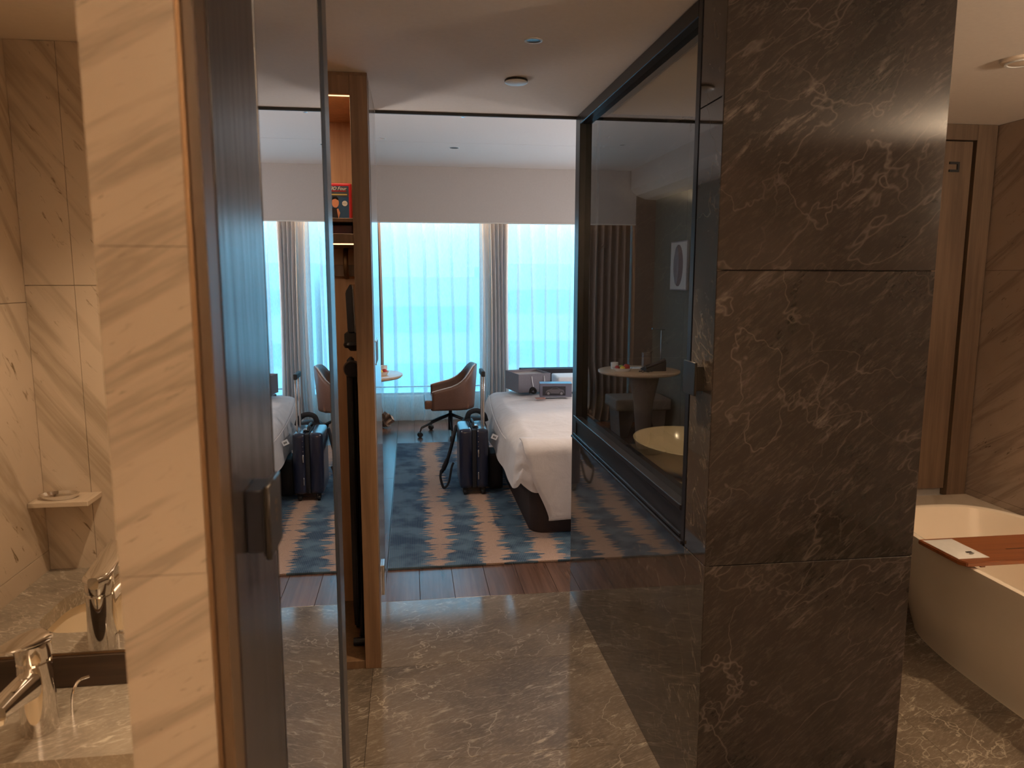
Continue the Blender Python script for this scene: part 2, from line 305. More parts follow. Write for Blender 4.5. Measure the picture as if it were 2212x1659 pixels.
def lathe(prof, c=(0, 0, 0), seg=28, bm=None, sx=1.0, sy=1.0):
    b = bm or bmesh.new(); rings = []
    for r, z in prof:
        if r < 1e-5: rings.append([b.verts.new((c[0], c[1], c[2]+z))])
        else: rings.append([b.verts.new((c[0]+sx*r*math.cos(2*PI*i/seg), c[1]+sy*r*math.sin(2*PI*i/seg), c[2]+z)) for i in range(seg)])
    for a, d in zip(rings, rings[1:]):
        for i in range(seg):
            k = (i+1) % seg
            if len(a) == 1 and len(d) == 1: continue
            if len(a) == 1: b.faces.new([a[0], d[i], d[k]])
            elif len(d) == 1: b.faces.new([a[i], a[k], d[0]])
            else: b.faces.new([a[i], a[k], d[k], d[i]])
    return b
def tube(pts, r, seg=10, bm=None, flat=1.0, cap=True):
    b = bm or bmesh.new(); P = [Vector(p) for p in pts]; n = len(P); rings = []
    R = r if isinstance(r, (list, tuple)) else [r]*n
    ref = None
    for i, p in enumerate(P):
        tg = (P[min(i+1, n-1)] - P[max(i-1, 0)]).normalized()
        if ref is None: ref = Vector((0, 0, 1)) if abs(tg.z) < 0.9 else Vector((1, 0, 0))
        s = tg.cross(ref).normalized(); u = s.cross(tg).normalized(); ref = u
        rings.append([b.verts.new(p + s*R[i]*math.cos(2*PI*k/seg) + u*R[i]*flat*math.sin(2*PI*k/seg)) for k in range(seg)])
    for a, d in zip(rings, rings[1:]):
        for k in range(seg): b.faces.new([a[k], a[(k+1) % seg], d[(k+1) % seg], d[k]])
    if cap: b.faces.new(rings[0][::-1]); b.faces.new(rings[-1])
    return b
def prism(poly, axis, a, b_, bev=0.0, bm=None):
    """extrude 2D polygon: axis 'X': poly=(y,z); 'Y': (x,z); 'Z': (x,y)"""
    own = bmesh.new()
    def P(u, v, w): return {'X': (w, u, v), 'Y': (u, w, v), 'Z': (u, v, w)}[axis]
    A = [own.verts.new(P(u, v, a)) for u, v in poly]; B = [own.verts.new(P(u, v, b_)) for u, v in poly]
    own.faces.new(A[::-1]); own.faces.new(B)
    for i in range(len(poly)):
        k = (i+1) % len(poly); own.faces.new([A[i], A[k], B[k], B[i]])
    bmesh.ops.recalc_face_normals(own, faces=own.faces[:])
    if bev > 0: bmesh.ops.bevel(own, geom=own.edges[:], offset=bev, segments=2, affect='EDGES')
    return own if bm is None else merge(bm, own)
def spline(pts, n):
    P = [Vector(p) for p in pts]; P = [P[0]*2-P[1]] + P + [P[-1]*2-P[-2]]; out = []
    for i in range(1, len(P)-2):
        for k in range(n):
            t_ = k/n; a, b, c, d_ = P[i-1:i+3]
            out.append(0.5*((2*b)+(c-a)*t_+(2*a-5*b+4*c-d_)*t_*t_+(3*b-a-3*c+d_)*t_**3))
    out.append(P[-2]); return out
def obj(name, bm, mat, parent=None, smooth=True, local=False, ang=40):
    bmesh.ops.recalc_face_normals(bm, faces=bm.faces[:]) if not getattr(bm, '_keep', False) else None
    if parent is not None and not local:
        b = BASE.get(parent, Vector((0, 0, 0)))
        if b.length: bm.transform(Matrix.Translation(-b))
    me = bpy.data.meshes.new(name); bm.to_mesh(me); bm.free()
    me.materials.append(M[mat])
    if smooth:
        me.polygons.foreach_set('use_smooth', [True]*len(me.polygons)); me.set_sharp_from_angle(angle=math.radians(ang))
    o = bpy.data.objects.new(name, me); COL.objects.link(o)
    if parent is not None: o.parent = parent; BASE[o] = BASE.get(parent, Vector((0, 0, 0)))
    return o
def thing(name, label, cat, loc=(0, 0, 0), rz=0.0, group=None):
    o = bpy.data.objects.new(name, None); COL.objects.link(o); o.empty_display_size = 0.1
    o.location = loc; o.rotation_euler = (0, 0, rz); BASE[o] = Vector(loc)
    o['label'] = label; o['category'] = cat
    if group: o['group'] = group
    return o
def tag(o, label, cat, group=None, kind=None):
    o['label'] = label; o['category'] = cat
    if group: o['group'] = group
    if kind: o['kind'] = kind
    return o
def solo(name, bm, mat, label, cat, group=None, smooth=True, base=None):
    """a thing that is one mesh, origin at its base centre"""
    vs = [v.co for v in bm.verts]
    if base is None:
        base = Vector(((min(v.x for v in vs)+max(v.x for v in vs))/2, (min(v.y for v in vs)+max(v.y for v in vs))/2, min(v.z for v in vs)))
    bm.transform(Matrix.Translation(-Vector(base))); o = obj(name, bm, mat, smooth=smooth); o.location = base
    BASE[o] = Vector(base); return tag(o, label, cat, group)
def struct(name, bm, mat, parent=None, smooth=False, label=None):
    o = obj(name, bm, mat, parent, smooth)
    if parent is None: o['kind'] = 'structure'
    if label: o['label'] = label
    return o

# ================================================================== SETTING
# --- stone floor: slabs on a bed
fl = struct('floor', bm_box(-1.05, 2.95, -1.25, 8.6, -0.12, -0.022), 'black_matte', label='floor bed under dark veined stone slabs and wooden planks')
xs = [-1.0, -0.176, 0.79, 1.75, 2.9]; ys = [-1.2, -0.85, -0.23, 0.39, 1.01, 1.63, 2.25, 2.866, 3.49]
g = 0.0006
for i in range(len(xs)-1):
    for j in range(len(ys)-1):
        obj('stone_slab', bm_box(xs[i]+g, xs[i+1]-g, ys[j]+g, ys[j+1]-g, -0.022, 0.0, 0.0006, 1), 'floor_marble', fl, smooth=False)
px = -1.0 + 0.151; k = 0
edges = [-1.0]; x = -1.0 + 0.151 - 0.0
while x < 2.88: edges.append(x); x += 0.1745
edges.append(2.9)
for i in range(len(edges)-1):
    cuts = [3.492] + sorted([3.49 + ((i*0.77) % 1.9) + 1.1, 3.49 + ((i*0.77) % 1.9) + 3.0]) + [8.25]
    cuts = [q for q in cuts if q <= 8.25]
    for a, b in zip(cuts, cuts[1:]):
        if b-a < 0.05: continue
        obj('plank', bm_box(edges[i]+0.0008, edges[i+1]-0.0008, a, b-0.0015, -0.022, 0.0, 0.0009, 1), 'plank_wood', fl, smooth=False)
# --- ceilings
struct('ceiling', bm_box(-1.05, 2.95, -1.25, 3.49, 2.32, 2.75), 'ceiling_paint', label='lower ceiling over the corridor')
tr1 = struct('trim_1', bm_box(-0.141, 0.80, 3.484, 3.496, 2.308, 2.3195), 'black_matte', label='thin dark edge line where the corridor ceiling ends')
bc = struct('ceiling_bedroom', bm_box(-1.05, 2.95, 3.492, 6.413, 2.70, 2.80), 'bedroom_ceiling', label='higher white ceiling over the bedroom')
bc['kind'] = 'structure'
struct('ceiling_panel', bm_box(-1.05, 2.95, 6.419, 8.60, 2.70, 2.80), 'bedroom_ceiling', bc)
struct('seam', bm_box(-1.05, 2.95, 6.412, 6.42, 2.706, 2.80), 'black_matte', bc)
# bulkhead over the curtain
struct('wall_window_bulkhead', bm_box(-0.79, 2.9, 7.78, 7.82, 2.146, 2.70, 0.003), 'bulkhead_paint', label='beige bulkhead board above the curtains')
struct('trim_2', bm_box(-0.79, 2.9, 7.772, 7.826, 2.138, 2.148), 'window_wall_paint', label='thin pale lip along the bottom of the bulkhead')
struct('wall_left_soffit', prism([(-1.0, 2.70), (-0.72, 2.70), (-0.72, 2.50), (-0.78, 2.44), (-0.88, 2.405), (-1.0, 2.40)], 'Y', 3.9, 7.75), 'bulkhead_paint', label='pale soffit with rounded underside along the green wall')
struct('wall_left_return', bm_box(-1.0, -0.79, 7.75, 8.20, 0, 2.70, 0.004), 'brown_panel', label='narrow brown wall return beside the window')
# --- walls
struct('wall_left', bm_box(-1.10, -1.0, 3.49, 8.30, 0, 2.70), 'green_wall', label='dark green grey bedroom wall')
struct('wall_left_hall', bm_box(-1.10, -1.0, 1.40, 3.49, 0, 2.32), 'oak', label='wood panelled wall beside the wardrobe')
struct('wall_right', bm_box(2.9, 3.0, -1.25, 8.30, 0, 2.70), 'bulkhead_paint', label='right outer wall')
struct('wall_rear', bm_box(-1.05, 2.95, -1.30, -1.20, 0, 2.32), 'bath_ceiling_paint', label='pale wall at the near end')
# bedroom side of bathroom
struct('wall_bathroom_far', bm_box(0.88, 2.9, 3.42, 3.49, 0, 2.70), 'bulkhead_paint', label='wall between bathroom and bedroom')
for a_, b_ in ((0.875, 1.30), (1.30, 1.699)):
    for c_, d_ in ((0.0, 1.2), (1.2, 2.319)):
        obj('stone_panel', bm_box(a_+0.0005, b_-0.0005, 3.4055, 3.4195, c_+0.0005, d_-0.0005), 'pillar_marble', bpy.data.objects['wall_bathroom_far'], smooth=False)
# window wall (piers, sill, head) and outside wall
ww = struct('wall_window', bm_box(-1.0, 2.9, 8.22, 8.36, 0, 0.27), 'window_wall_paint', label='window wall behind the curtains')
for nm, a in (('pier', (-1.0, -0.62)), ('pier', (0.80, 1.06)), ('pier', (2.75, 2.9))):
    struct(nm, bm_box(a[0], a[1], 8.13 if a[0] > 0.5 and a[0] < 1 else 8.22, 8.36, 0.0 if a[0] < 1 and a[0] > 0.5 else 0.27, 2.70), 'window_wall_paint', ww)
struct('head', bm_box(-1.0, 2.9, 8.22, 8.36, 2.5, 2.70), 'window_wall_paint', ww)
for n_, (a, b) in enumerate(((-0.62, 0.80), (1.06, 2.75))):
    wn = struct('window_%d' % (n_+1), bm_box(a, b, 8.27, 8.31, 0.27, 0.30), 'steel', label='tall window behind the sheer curtain, %s of the pier' % ('left', 'right')[n_])
    struct('window_frame', bm_box(a, b, 8.27, 8.31, 2.47, 2.50), 'steel', wn)
    struct('window_frame', bm_box(a, a+0.03, 8.27, 8.31, 0.30, 2.47), 'steel', wn)
    struct('window_frame', bm_box(b-0.03, b, 8.27, 8.31, 0.30, 2.47), 'steel', wn)
    struct('window_pane', bm_box(a+0.03, b-0.03, 8.288, 8.290, 0.30, 2.47), 'window_glass', wn)
    struct('window_transom', bm_box(a+0.03, b-0.03, 8.27, 8.31, 0.36, 0.375), 'steel', wn)
# --- corridor glass partition wall (marble panels + black frame)
wr = struct('wall_partition', bm_box(0.795, 0.87, 1.93, 3.47, 0, 0.805), 'wall_marble', label='low stone wall under the glazed partition')
obj('stone_panel', bm_box(0.780, 0.794, 1.822, 3.49, 0.0, 0.804, 0.001, 1), 'wall_marble', wr, smooth=False)
obj('stone_panel', bm_box(0.780, 0.794, 1.822, 1.972, 0.806, 2.028, 0.001, 1), 'wall_marble', wr, smooth=False)
obj('stone_panel', bm_box(0.780, 0.794, 1.822, 1.972, 2.030, 2.318, 0.001, 1), 'wall_marble', wr, smooth=False)
obj('core', bm_box(0.795, 0.87, 1.834, 1.965, 0.806, 2.318), 'black_matte', wr, smooth=False)
obj('core', bm_box(0.795, 0.87, 3.462, 3.492, 0.0, 2.70), 'black_metal', wr, smooth=False)
wp = struct('window_3', bm_box(0.778, 0.86, 3.40, 3.486, 0.81, 2.318, 0.002, 1), 'black_metal', label='black framed glazed partition between corridor and bathroom')
obj('frame_post', bm_box(0.778, 0.86, 1.974, 2.004, 0.812, 2.318, 0.002, 1), 'black_metal', wp, smooth=False)
obj('frame_rail', bm_box(0.778, 0.86, 2.004, 3.40, 2.272, 2.318, 0.002, 1), 'black_metal', wp, smooth=False)
obj('frame_rail', bm_box(0.774, 0.86, 2.004, 3.44, 0.905, 0.922, 0.002, 1), 'black_metal', wp, smooth=False)
obj('frame_rail', bm_box(0.780, 0.86, 2.004, 3.44, 0.892, 0.904, 0.002, 1), 'black_metal', wp, smooth=False)
obj('sill_panel', bm_box(0.783, 0.86, 2.004, 3.44, 0.834, 0.892, 0.001, 1), 'black_metal', wp, smooth=False)
obj('frame_rail', bm_box(0.776, 0.86, 2.004, 3.45, 0.822, 0.834, 0.002, 1), 'black_metal', wp, smooth=False)
obj('frame_rail', bm_box(0.770, 0.86, 1.98, 3.47, 0.808, 0.820, 0.002, 1), 'black_metal', wp, smooth=False)
obj('glass_pane', bm_box(0.806, 0.808, 2.004, 3.40, 0.922, 2.272), 'partition_glass', wp, smooth=False)
# --- pillar face toward the camera (three panels)
pl = struct('wall_pillar', bm_box(0.795, 1.375, 1.836, 1.92, 0, 2.32), 'black_matte', label='dark stone clad wall end with pale veins')
for a, b in ((0.0, 0.803), (0.805, 1.599), (1.601, 2.319)):
    obj('stone_panel', bm_box(0.7805, 1.393, 1.8205, 1.8355, a, b, 0.001, 1), 'pillar_marble', pl, smooth=False)
obj('stone_panel', bm_box(1.376, 1.393, 1.836, 1.92, 0, 2.319, 0.001, 1), 'pillar_marble', pl, smooth=False)
# pull on the corner strip
ph = thing('pull_plate', 'bronze square pull handle standing off the dark stone by the glass', 'handle', (0.78, 1.91, 1.262))
obj('plate', bm_box(0.750, 0.757, 1.868, 1.952, 1.266, 1.356, 0.0012, 1), 'bronze', ph)
obj('stem', bm_box(0.757, 0.7805, 1.88, 1.94, 1.278, 1.344, 0.001, 1), 'bronze', ph)

# ================================================================== LEFT: jamb, mirror door, washroom niche
jb = struct('wall_left_jamb', bm_box(-0.222, -0.188, 0.585, 1.36, 0, 2.32), 'jamb_marble', label='cream marble wall end beside the open door')
zs = [0.0, 0.635 + 0.0, 1.354, 1.600 + 0.0, 2.32]
for a, b in ((0.0, 1.1), (1.354-0.254, 1.354), (1.354, 1.602), (1.602, 2.318)):
    obj('stone_panel', bm_box(-0.2225, -0.1585, 0.569, 0.583, a+0.0002, b-0.0002), 'jamb_marble', jb, smooth=False)
t1 = struct('trim_3', bm_box(-0.1583, -0.1545, 0.5675, 0.600, 0, 2.318, 0.0006, 1), 'gold_trim', label='slim bronze edge strip of the marble jamb')
t2 = struct('trim_4', bm_box(-0.1543, -0.1455, 0.569, 0.600, 0, 2.318, 0.001, 1), 'jamb_trim_wood', label='brown wooden door jamb strip')
d1 = struct('door_1', bm_box(-0.186, -0.150, 0.602, 1.476, 0.008, 2.31), 'door_wood', label='dark wood door with tall mirror, standing open')
obj('stile', bm_box(-0.150, -0.1447, 0.602, 0.7775, 0.008, 2.31, 0.0008, 1), 'door_wood', d1, smooth=False)
obj('stile', bm_box(-0.150, -0.1447, 1.402, 1.478, 0.008, 2.31, 0.0008, 1), 'door_wood', d1, smooth=False)
obj('mirror_frame', bm_box(-0.150, -0.1465, 0.7775, 0.786, 0.008, 2.31), 'black_metal', d1, smooth=False)
obj('mirror_frame', bm_box(-0.150, -0.1443, 1.345, 1.402, 0.008, 2.31), 'black_matte', d1, smooth=False)
obj('mirror', bm_box(-0.150, -0.1450, 0.786, 1.345, 0.010, 2.31), 'mirror_silver', d1, smooth=False)
h1 = obj('handle', bm_box(-0.1280, -0.1230, 0.636, 0.692, 1.336, 1.402, 0.0012, 1), 'bronze', d1)
h2 = bm_box(-0.1300, -0.1285, 0.639, 0.689, 1.339, 1.399); bm_box(-0.1447, -0.1300, 0.642, 0.685, 1.341, 1.397, 0.001, 1, h2)
obj('handle_stem', h2, 'black_metal', h1)
mk = bmesh.new()
for q in (1.362, 1.370, 1.378): bm_box(-0.1231, -0.1228, 0.664, 0.669, q, q+0.004, bm=mk)
obj('engraved_mark', mk, 'gold_trim', h1)

# washroom niche walls
nl = struct('wall_washroom_left', bm_box(-1.0, -0.925, -1.20, 1.40, 0, 2.32), 'vanity_marble_side', label='cream marble left wall of the washroom')
for a, b in ((0.0, 0.90), (0.90, 1.52), (1.52, 2.118)):
    obj('stone_panel', bm_box(-0.925, -0.911, -1.20, 1.335, a+0.0006, b-0.0006, 0.0006, 1), 'vanity_marble_side', nl, smooth=False)
struct('ceiling_washroom', bm_box(-1.0, -0.190, -1.2, 1.40, 2.118, 2.318), 'bath_ceiling_paint', label='lowered ceiling of the washroom')
nb = struct('wall_washroom_far', bm_box(-0.925, -0.190, 1.345, 1.40, 0, 2.318), 'backsplash_wood', label='wall behind the washroom mirror')
nf = struct('wall_washroom_near', bm_box(-0.910, -0.56, 0.55, 0.735, 0, 2.118), 'vanity_marble', label='cream marble pier in front of the basin')
for a, b in ((0.0, 1.56), (1.56, 2.118)):
    for c_, d_ in ((-0.911, -0.80), (-0.80, -0.56)):
        obj('stone_panel', bm_box(c_+0.0005, d_-0.0005, 0.735, 0.752, a+0.0006, b-0.0006, 0.0006, 1), 'vanity_marble', nf, smooth=False)
vm = thing('wall_mirror', 'frameless mirror over the washroom counter reflecting the tap', 'mirror', (-0.56, 1.338, 0.912))
obj('glass', bm_box(-0.910, -0.226, 1.334, 1.343, 0.914, 2.116), 'mirror_silver', vm, smooth=False)
obj('edge_strip', bm_box(-0.910, -0.226, 1.3325, 1.343, 0.9095, 0.9135), 'gold_trim', vm, smooth=False)
bs = solo('backsplash', bm_box(-0.910, -0.226, 1.328, 1.344, 0.8505, 0.909, 0.001, 1), 'backsplash_wood', 'dark wooden upstand between stone counter and washroom mirror', 'backsplash', smooth=False)
# counter with basin cut-out
def rr(x0, x1, y0, y1, r, n=6):
    out = []
    for cx, cy, a0 in ((x1-r, y1-r, 0), (x0+r, y1-r, PI/2), (x0+r, y0+r, PI), (x1-r, y0+r, 1.5*PI)):
        for k in range(n+1): a = a0 + PI/2*k/n; out.append((cx+r*math.cos(a), cy+r*math.sin(a)))
    return out
def plate_with_hole(x0, x1, y0, y1, hole, z0, z1):
    b = bmesh.new(); n = len(hole); cx = sum(p[0] for p in hole)/n; cy = sum(p[1] for p in hole)/n
    out = []
    for hx, hy in hole:   # project onto the rectangle
        dx, dy = hx-cx, hy-cy; tt = min([(x1-cx)/dx if dx > 1e-9 else 9e9, (x0-cx)/dx if dx < -1e-9 else 9e9, (y1-cy)/dy if dy > 1e-9 else 9e9, (y0-cy)/dy if dy < -1e-9 else 9e9])
        out.append([cx+dx*tt, cy+dy*tt])
    for X_, Y_ in ((x0, y0), (x0, y1), (x1, y0), (x1, y1)):
        k = min(range(n), key=lambda i: (out[i][0]-X_)**2+(out[i][1]-Y_)**2); out[k] = [X_, Y_]
    R = [[b.verts.new((p[0], p[1], z)) for p in src] for src, z in ((hole, z1), (out, z1), (out, z0), (hole, z0))]
    for a, c_ in ((0, 1), (1, 2), (2, 3), (3, 0)):
        for i in range(n): k = (i+1) % n; b.faces.new([R[a][i], R[a][k], R[c_][k], R[c_][i]])
    return b
hole = rr(-0.80, -0.33, 0.865, 1.118, 0.085)
vc = thing('washroom_counter', 'grey brown veined stone counter with basin under the washroom mirror', 'counter', (-0.56, 1.05, 0))
obj('counter_top', plate_with_hole(-0.911, -0.224, 0.752, 1.334, hole, 0.815, 0.85), 'counter_marble', vc, smooth=False)
obj('cabinet', bm_box(-0.905, -0.226, 0.80, 1.334, 0.25, 0.66, 0.002, 1), 'backsplash_wood', vc, smooth=False)
hb = rr(-0.812, -0.318, 0.853, 1.130, 0.095)
def basin_pt(i, j):
    s = [1.0, 0.985, 0.95, 0.86, 0.5, 0.05][j]; z = [0.8145, 0.78, 0.735, 0.705, 0.695, 0.692][j]
    x, y = hb[i]; cx, cy = -0.565, 0.99; return (cx+(x-cx)*s, cy+(y-cy)*s, z)
bb = grid(len(hb), 6, basin_pt, closeu=True)
obj('basin', bb, 'ceramic', vc)
obj('drain', lathe([(0.0, 0.0), (0.028, 0.0), (0.03, -0.004)], (-0.565, 0.99, 0.698), 20), 'chrome', vc)
# tap
TX, TY = -0.610, 1.205
tp = thing('basin_tap', 'chrome single lever mixer tap on the stone counter', 'tap', (TX, TY, 0.85))
obj('body', lathe([(0.0, 0), (0.0275, 0), (0.027, 0.004), (0.0262, 0.06), (0.025, 0.105), (0.0245, 0.118), (0.0, 0.118)], (TX, TY, 0.85), 32, sy=1.08), 'chrome', tp)
sp_ = bmesh.new()
def spout(i, j):
    tt = i/9; a = 2*PI*j/16; y = TY - 0.008 - 0.112*tt; z = 0.85 + 0.086 + 0.018*tt - 0.004*tt*tt; wx = 0.018-0.002*tt; hz = 0.024-0.013*tt
    ca, sa = math.cos(a), math.sin(a); e = 0.55
    return (TX + wx*math.copysign(abs(ca)**e, ca), y, z + hz*math.copysign(abs(sa)**e, sa))
grid(10, 17, spout, sp_)
r0 = [v for v in sp_.verts][-17:-1]; sp_.faces.new(r0)
obj('spout', sp_, 'chrome', tp)
obj('aerator', lathe([(0.0, 0), (0.0105, 0), (0.0115, 0.002), (0.0115, 0.012), (0, 0.012)], (TX, TY-0.110, 0.930), 20), 'chrome', tp)
obj('collar', lathe([(0.0225, 0), (0.0225, 0.006), (0.0255, 0.008), (0.0265, 0.022), (0.026, 0.034), (0, 0.036)], (TX, TY, 0.966), 32), 'chrome', tp)
def lever(i, j):
    tt = i/11; a = 2*PI*j/20; y = TY + 0.027 - 0.135*tt; z = 1.002 + 0.024*tt + 0.010*tt*tt; wx = 0.0265*(1-0.22*tt) * (math.sin(min(1, (tt*6+0.25))*PI/2)) * (1 if tt < .95 else 0.8)
    hz = 0.012*(1-tt)**1.2+0.003; ca, sa = math.cos(a), math.sin(a)
    return (TX + wx*math.copysign(abs(ca)**0.7, ca), y, z + hz*(abs(sa)**0.7)*(1 if sa > 0 else -1)*(0.6 if sa > 0 else 1.0))
lv = grid(12, 21, lever); vv_ = [v for v in lv.verts]; lv.faces.new(vv_[-21:-1]); lv.faces.new(vv_[0:20][::-1])
obj('lever', lv, 'chrome', tp)
obj('drain_rod', tube(spline([(TX+0.034, TY+0.035, 0.85), (TX+0.036, TY+0.037, 0.885), (TX+0.044, TY+0.044, 0.905), (TX+0.058, TY+0.052, 0.908)], 6), 0.0024, 8), 'chrome', tp)
sh = thing('soap_shelf', 'small marble shelf on the pier reflected in the washroom mirror', 'shelf', (-0.86, 0.79, 1.0))
obj('slab', bm_box(-0.910, -0.775, 0.752, 0.835, 1.035, 1.047, 0.001, 1), 'vanity_marble', sh, smooth=False)
sd = solo('soap_tray', lathe([(0, 0.003), (0.03, 0.003), (0.036, 0.010), (0.038, 0.010), (0.032, 0.0), (0, 0)], (-0.855, 0.795, 1.0475), 24, sx=1.2, sy=0.8), 'chrome', 'small oval metal soap tray lying on the marble shelf', 'tray')

# ================================================================== WARDROBE
wd = thing('wardrobe', 'open oak wardrobe with lit shelf at the end of the corridor', 'wardrobe', (-0.57, 3.17, 0))
obj('post', bm_box(-0.206, -0.1425, 2.864, 2.94, 0, 2.309, 0.001, 1), 'oak', wd, smooth=False)
sdp = obj('side_panel', bm_box(-0.160, -0.141, 2.941, 3.30, 0, 2.309, 0.0008, 1), 'oak_side', wd, smooth=False)
obj('side_panel', bm_box(-0.160, -0.141, 3.302, 3.484, 0, 2.309, 0.0008, 1), 'oak_side', wd, smooth=False)
obj('header_cap', bm_box(-0.998, -0.142, 2.870, 3.484, 2.3095, 2.3198), 'oak', wd, smooth=False)
obj('top_panel', bm_box(-0.998, -0.2065, 2.891, 2.9415, 2.257, 2.27), 'oak_light', wd, smooth=False)
obj('header', bm_box(-0.998, -0.2065, 2.866, 2.89, 2.243, 2.309, 0.001, 1), 'oak', wd, smooth=False)
obj('top_panel', bm_box(-0.998, -0.162, 2.942, 3.47, 2.255, 2.27), 'oak_light', wd, smooth=False)
obj('led_strip', bm_box(-0.998, -0.2075, 2.892, 2.940, 2.250, 2.256), 'led', wd, smooth=False)['label'] = 'glowing warm light strip'
obj('back_panel', bm_box(-0.998, -0.162, 3.45, 3.468, 0.0, 2.255), 'oak_light', wd, smooth=False)
obj('inner_panel', bm_box(-0.205, -0.162, 2.942, 3.45, 0.03, 2.254), 'oak_light', wd, smooth=False)
obj('upper_shelf', bm_box(-0.998, -0.206, 2.90, 3.45, 1.788, 1.802, 0.001, 1), 'oak', wd, smooth=False)
obj('shelf', bm_box(-0.998, -0.206, 2.895, 3.45, 1.708, 1.744, 0.001, 1), 'oak', wd, smooth=False)
obj('led_strip', bm_box(-0.998, -0.207, 2.90, 2.93, 1.704, 1.7078), 'led', wd, smooth=False)['label'] = 'glowing warm light strip'
obj('rail_board', bm_box(-0.998, -0.206, 3.40, 3.45, 1.585, 1.635, 0.001, 1), 'oak', wd, smooth=False)
obj('bottom_panel', bm_box(-0.998, -0.206, 2.868, 3.45, 0.0, 0.034, 0.001, 1), 'oak', wd, smooth=False)
hk = bmesh.new()
tube(spline([(-0.278, 3.398, 1.71), (-0.278, 3.37, 1.69), (-0.278, 3.36, 1.65), (-0.278, 3.37, 1.60), (-0.278, 3.398, 1.575)], 6), 0.011, 8, hk, flat=0.4)
obj('hook', hk, 'gold_trim', wd)
pu = obj('recessed_pull', bm_box(-0.1412, -0.1402, 3.02, 3.17, 1.235, 1.322), 'black_matte', wd, smooth=False)
for q in ((3.01, 3.18, 1.322, 1.328), (3.01, 3.18, 1.229, 1.235), (3.17, 3.18, 1.235, 1.322)):
    obj('pull_rim', bm_box(-0.1412, -0.1385, *q), 'steel', pu, smooth=False)
obj('edge_pull', bm_box(-0.141, -0.132, 3.12, 3.20, 0.20, 0.335, 0.001, 1), 'steel', wd, smooth=False)
# red safety box on upper shelf
rb = thing('safety_hood_box', 'red box with blue printed front standing on the wardrobe shelf', 'box', (-0.30, 3.12, 1.802))
RZ = 1.8025
obj('case', bm_box(-0.395, -0.2255, 3.10, 3.19, RZ, RZ+0.152, 0.008, 3), 'red_plastic', rb)
def fl(name, x0, x1, z0, z1, mat, par, y=3.0995, th=0.0004): return obj(name, bm_box(x0, x1, y-th, y, z0, z1), mat, par, smooth=False)
fr_ = fl('front_print', -0.385, -0.237, RZ+0.010, RZ+0.140, 'print_blue', rb)
fl('print_band', -0.385, -0.239, RZ+0.098, RZ+0.137, 'print_slate', fr_, 3.0990)
fl('print_line', -0.36, -0.243, RZ+0.104, RZ+0.109, 'print_gold', fr_, 3.0984)
def text(s, size, mat, parent, loc, rot, ext=0.0002, name='lettering', align='CENTER', shear=0.0):
    cu = bpy.data.curves.new('t', 'FONT'); cu.body = s; cu.size = size; cu.extrude = ext; cu.align_x = align; cu.align_y = 'CENTER'; cu.shear = shear
    o = bpy.data.objects.new('t', cu); COL.objects.link(o); bpy.context.view_layer.update()
    me = bpy.data.meshes.new_from_object(o.evaluated_get(bpy.context.evaluated_depsgraph_get())); bpy.data.objects.remove(o)
    me.transform(Matrix.Translation(Vector(loc)-BASE.get(parent, Vector((0, 0, 0)))) @ rot)
    me.materials.clear(); me.materials.append(M[mat]); q = bpy.data.objects.new(name, me); COL.objects.link(q); q.parent = parent; BASE[q] = BASE.get(parent); return q
RF = Matrix.Rotation(PI/2, 4, 'X')   # readable from -Y
text('3D Four', 0.018, 'print_white', fr_, (-0.277, 3.0984, RZ+0.130), RF, shear=0.3)
fl('print_line', -0.36, -0.246, RZ+0.119, RZ+0.122, 'red_plastic', fr_, 3.0984)
em = lathe([(0.0, 0), (0.0105, 0), (0.0105, 0.0003), (0, 0.0003)], (0, 0, 0), 20); em.transform(Matrix.Translation((-0.253, 3.0984, RZ+0.072)) @ RF)
obj('round_emblem', em, 'print_white', fr_)
text('CCC', 0.008, 'print_slate', fr_, (-0.253, 3.0978, RZ+0.072), RF)
hd = lathe([(0, 0), (0.014, 0), (0.014, 0.0003), (0, 0.0003)], (0, 0, 0), 20, sy=1.35); hd.transform(Matrix.Translation((-0.290, 3.0984, RZ+0.074)) @ RF)
obj('portrait_face', hd, 'print_skin', fr_)
obj('portrait_suit', prism([(-0.33, RZ+0.012), (-0.276, RZ+0.012), (-0.272, RZ+0.035), (-0.282, RZ+0.054), (-0.31, RZ+0.055)], 'Y', 3.0982, 3.0986), 'print_suit', fr_, smooth=False)
obj('portrait_collar', prism([(-0.279, RZ+0.012), (-0.272, RZ+0.035), (-0.279, RZ+0.052), (-0.285, RZ+0.050), (-0.2825, RZ+0.03)], 'Y', 3.0978, 3.0982), 'print_skin', fr_, smooth=False)
obj('portrait_hair', prism([(-0.304, RZ+0.085), (-0.30, RZ+0.098), (-0.285, RZ+0.1), (-0.277, RZ+0.09), (-0.279, RZ+0.084), (-0.29, RZ+0.09)], 'Y', 3.0978, 3.0982), 'print_dark' , fr_, smooth=False)
mb = thing('maroon_box', 'small flat maroon box lying under the wardrobe shelf', 'box', (-0.27, 3.1, 1.745))
obj('case', bm_box(-0.33, -0.2175, 3.0, 3.16, 1.7445, 1.783, 0.002, 1), 'maroon', mb, smooth=False)
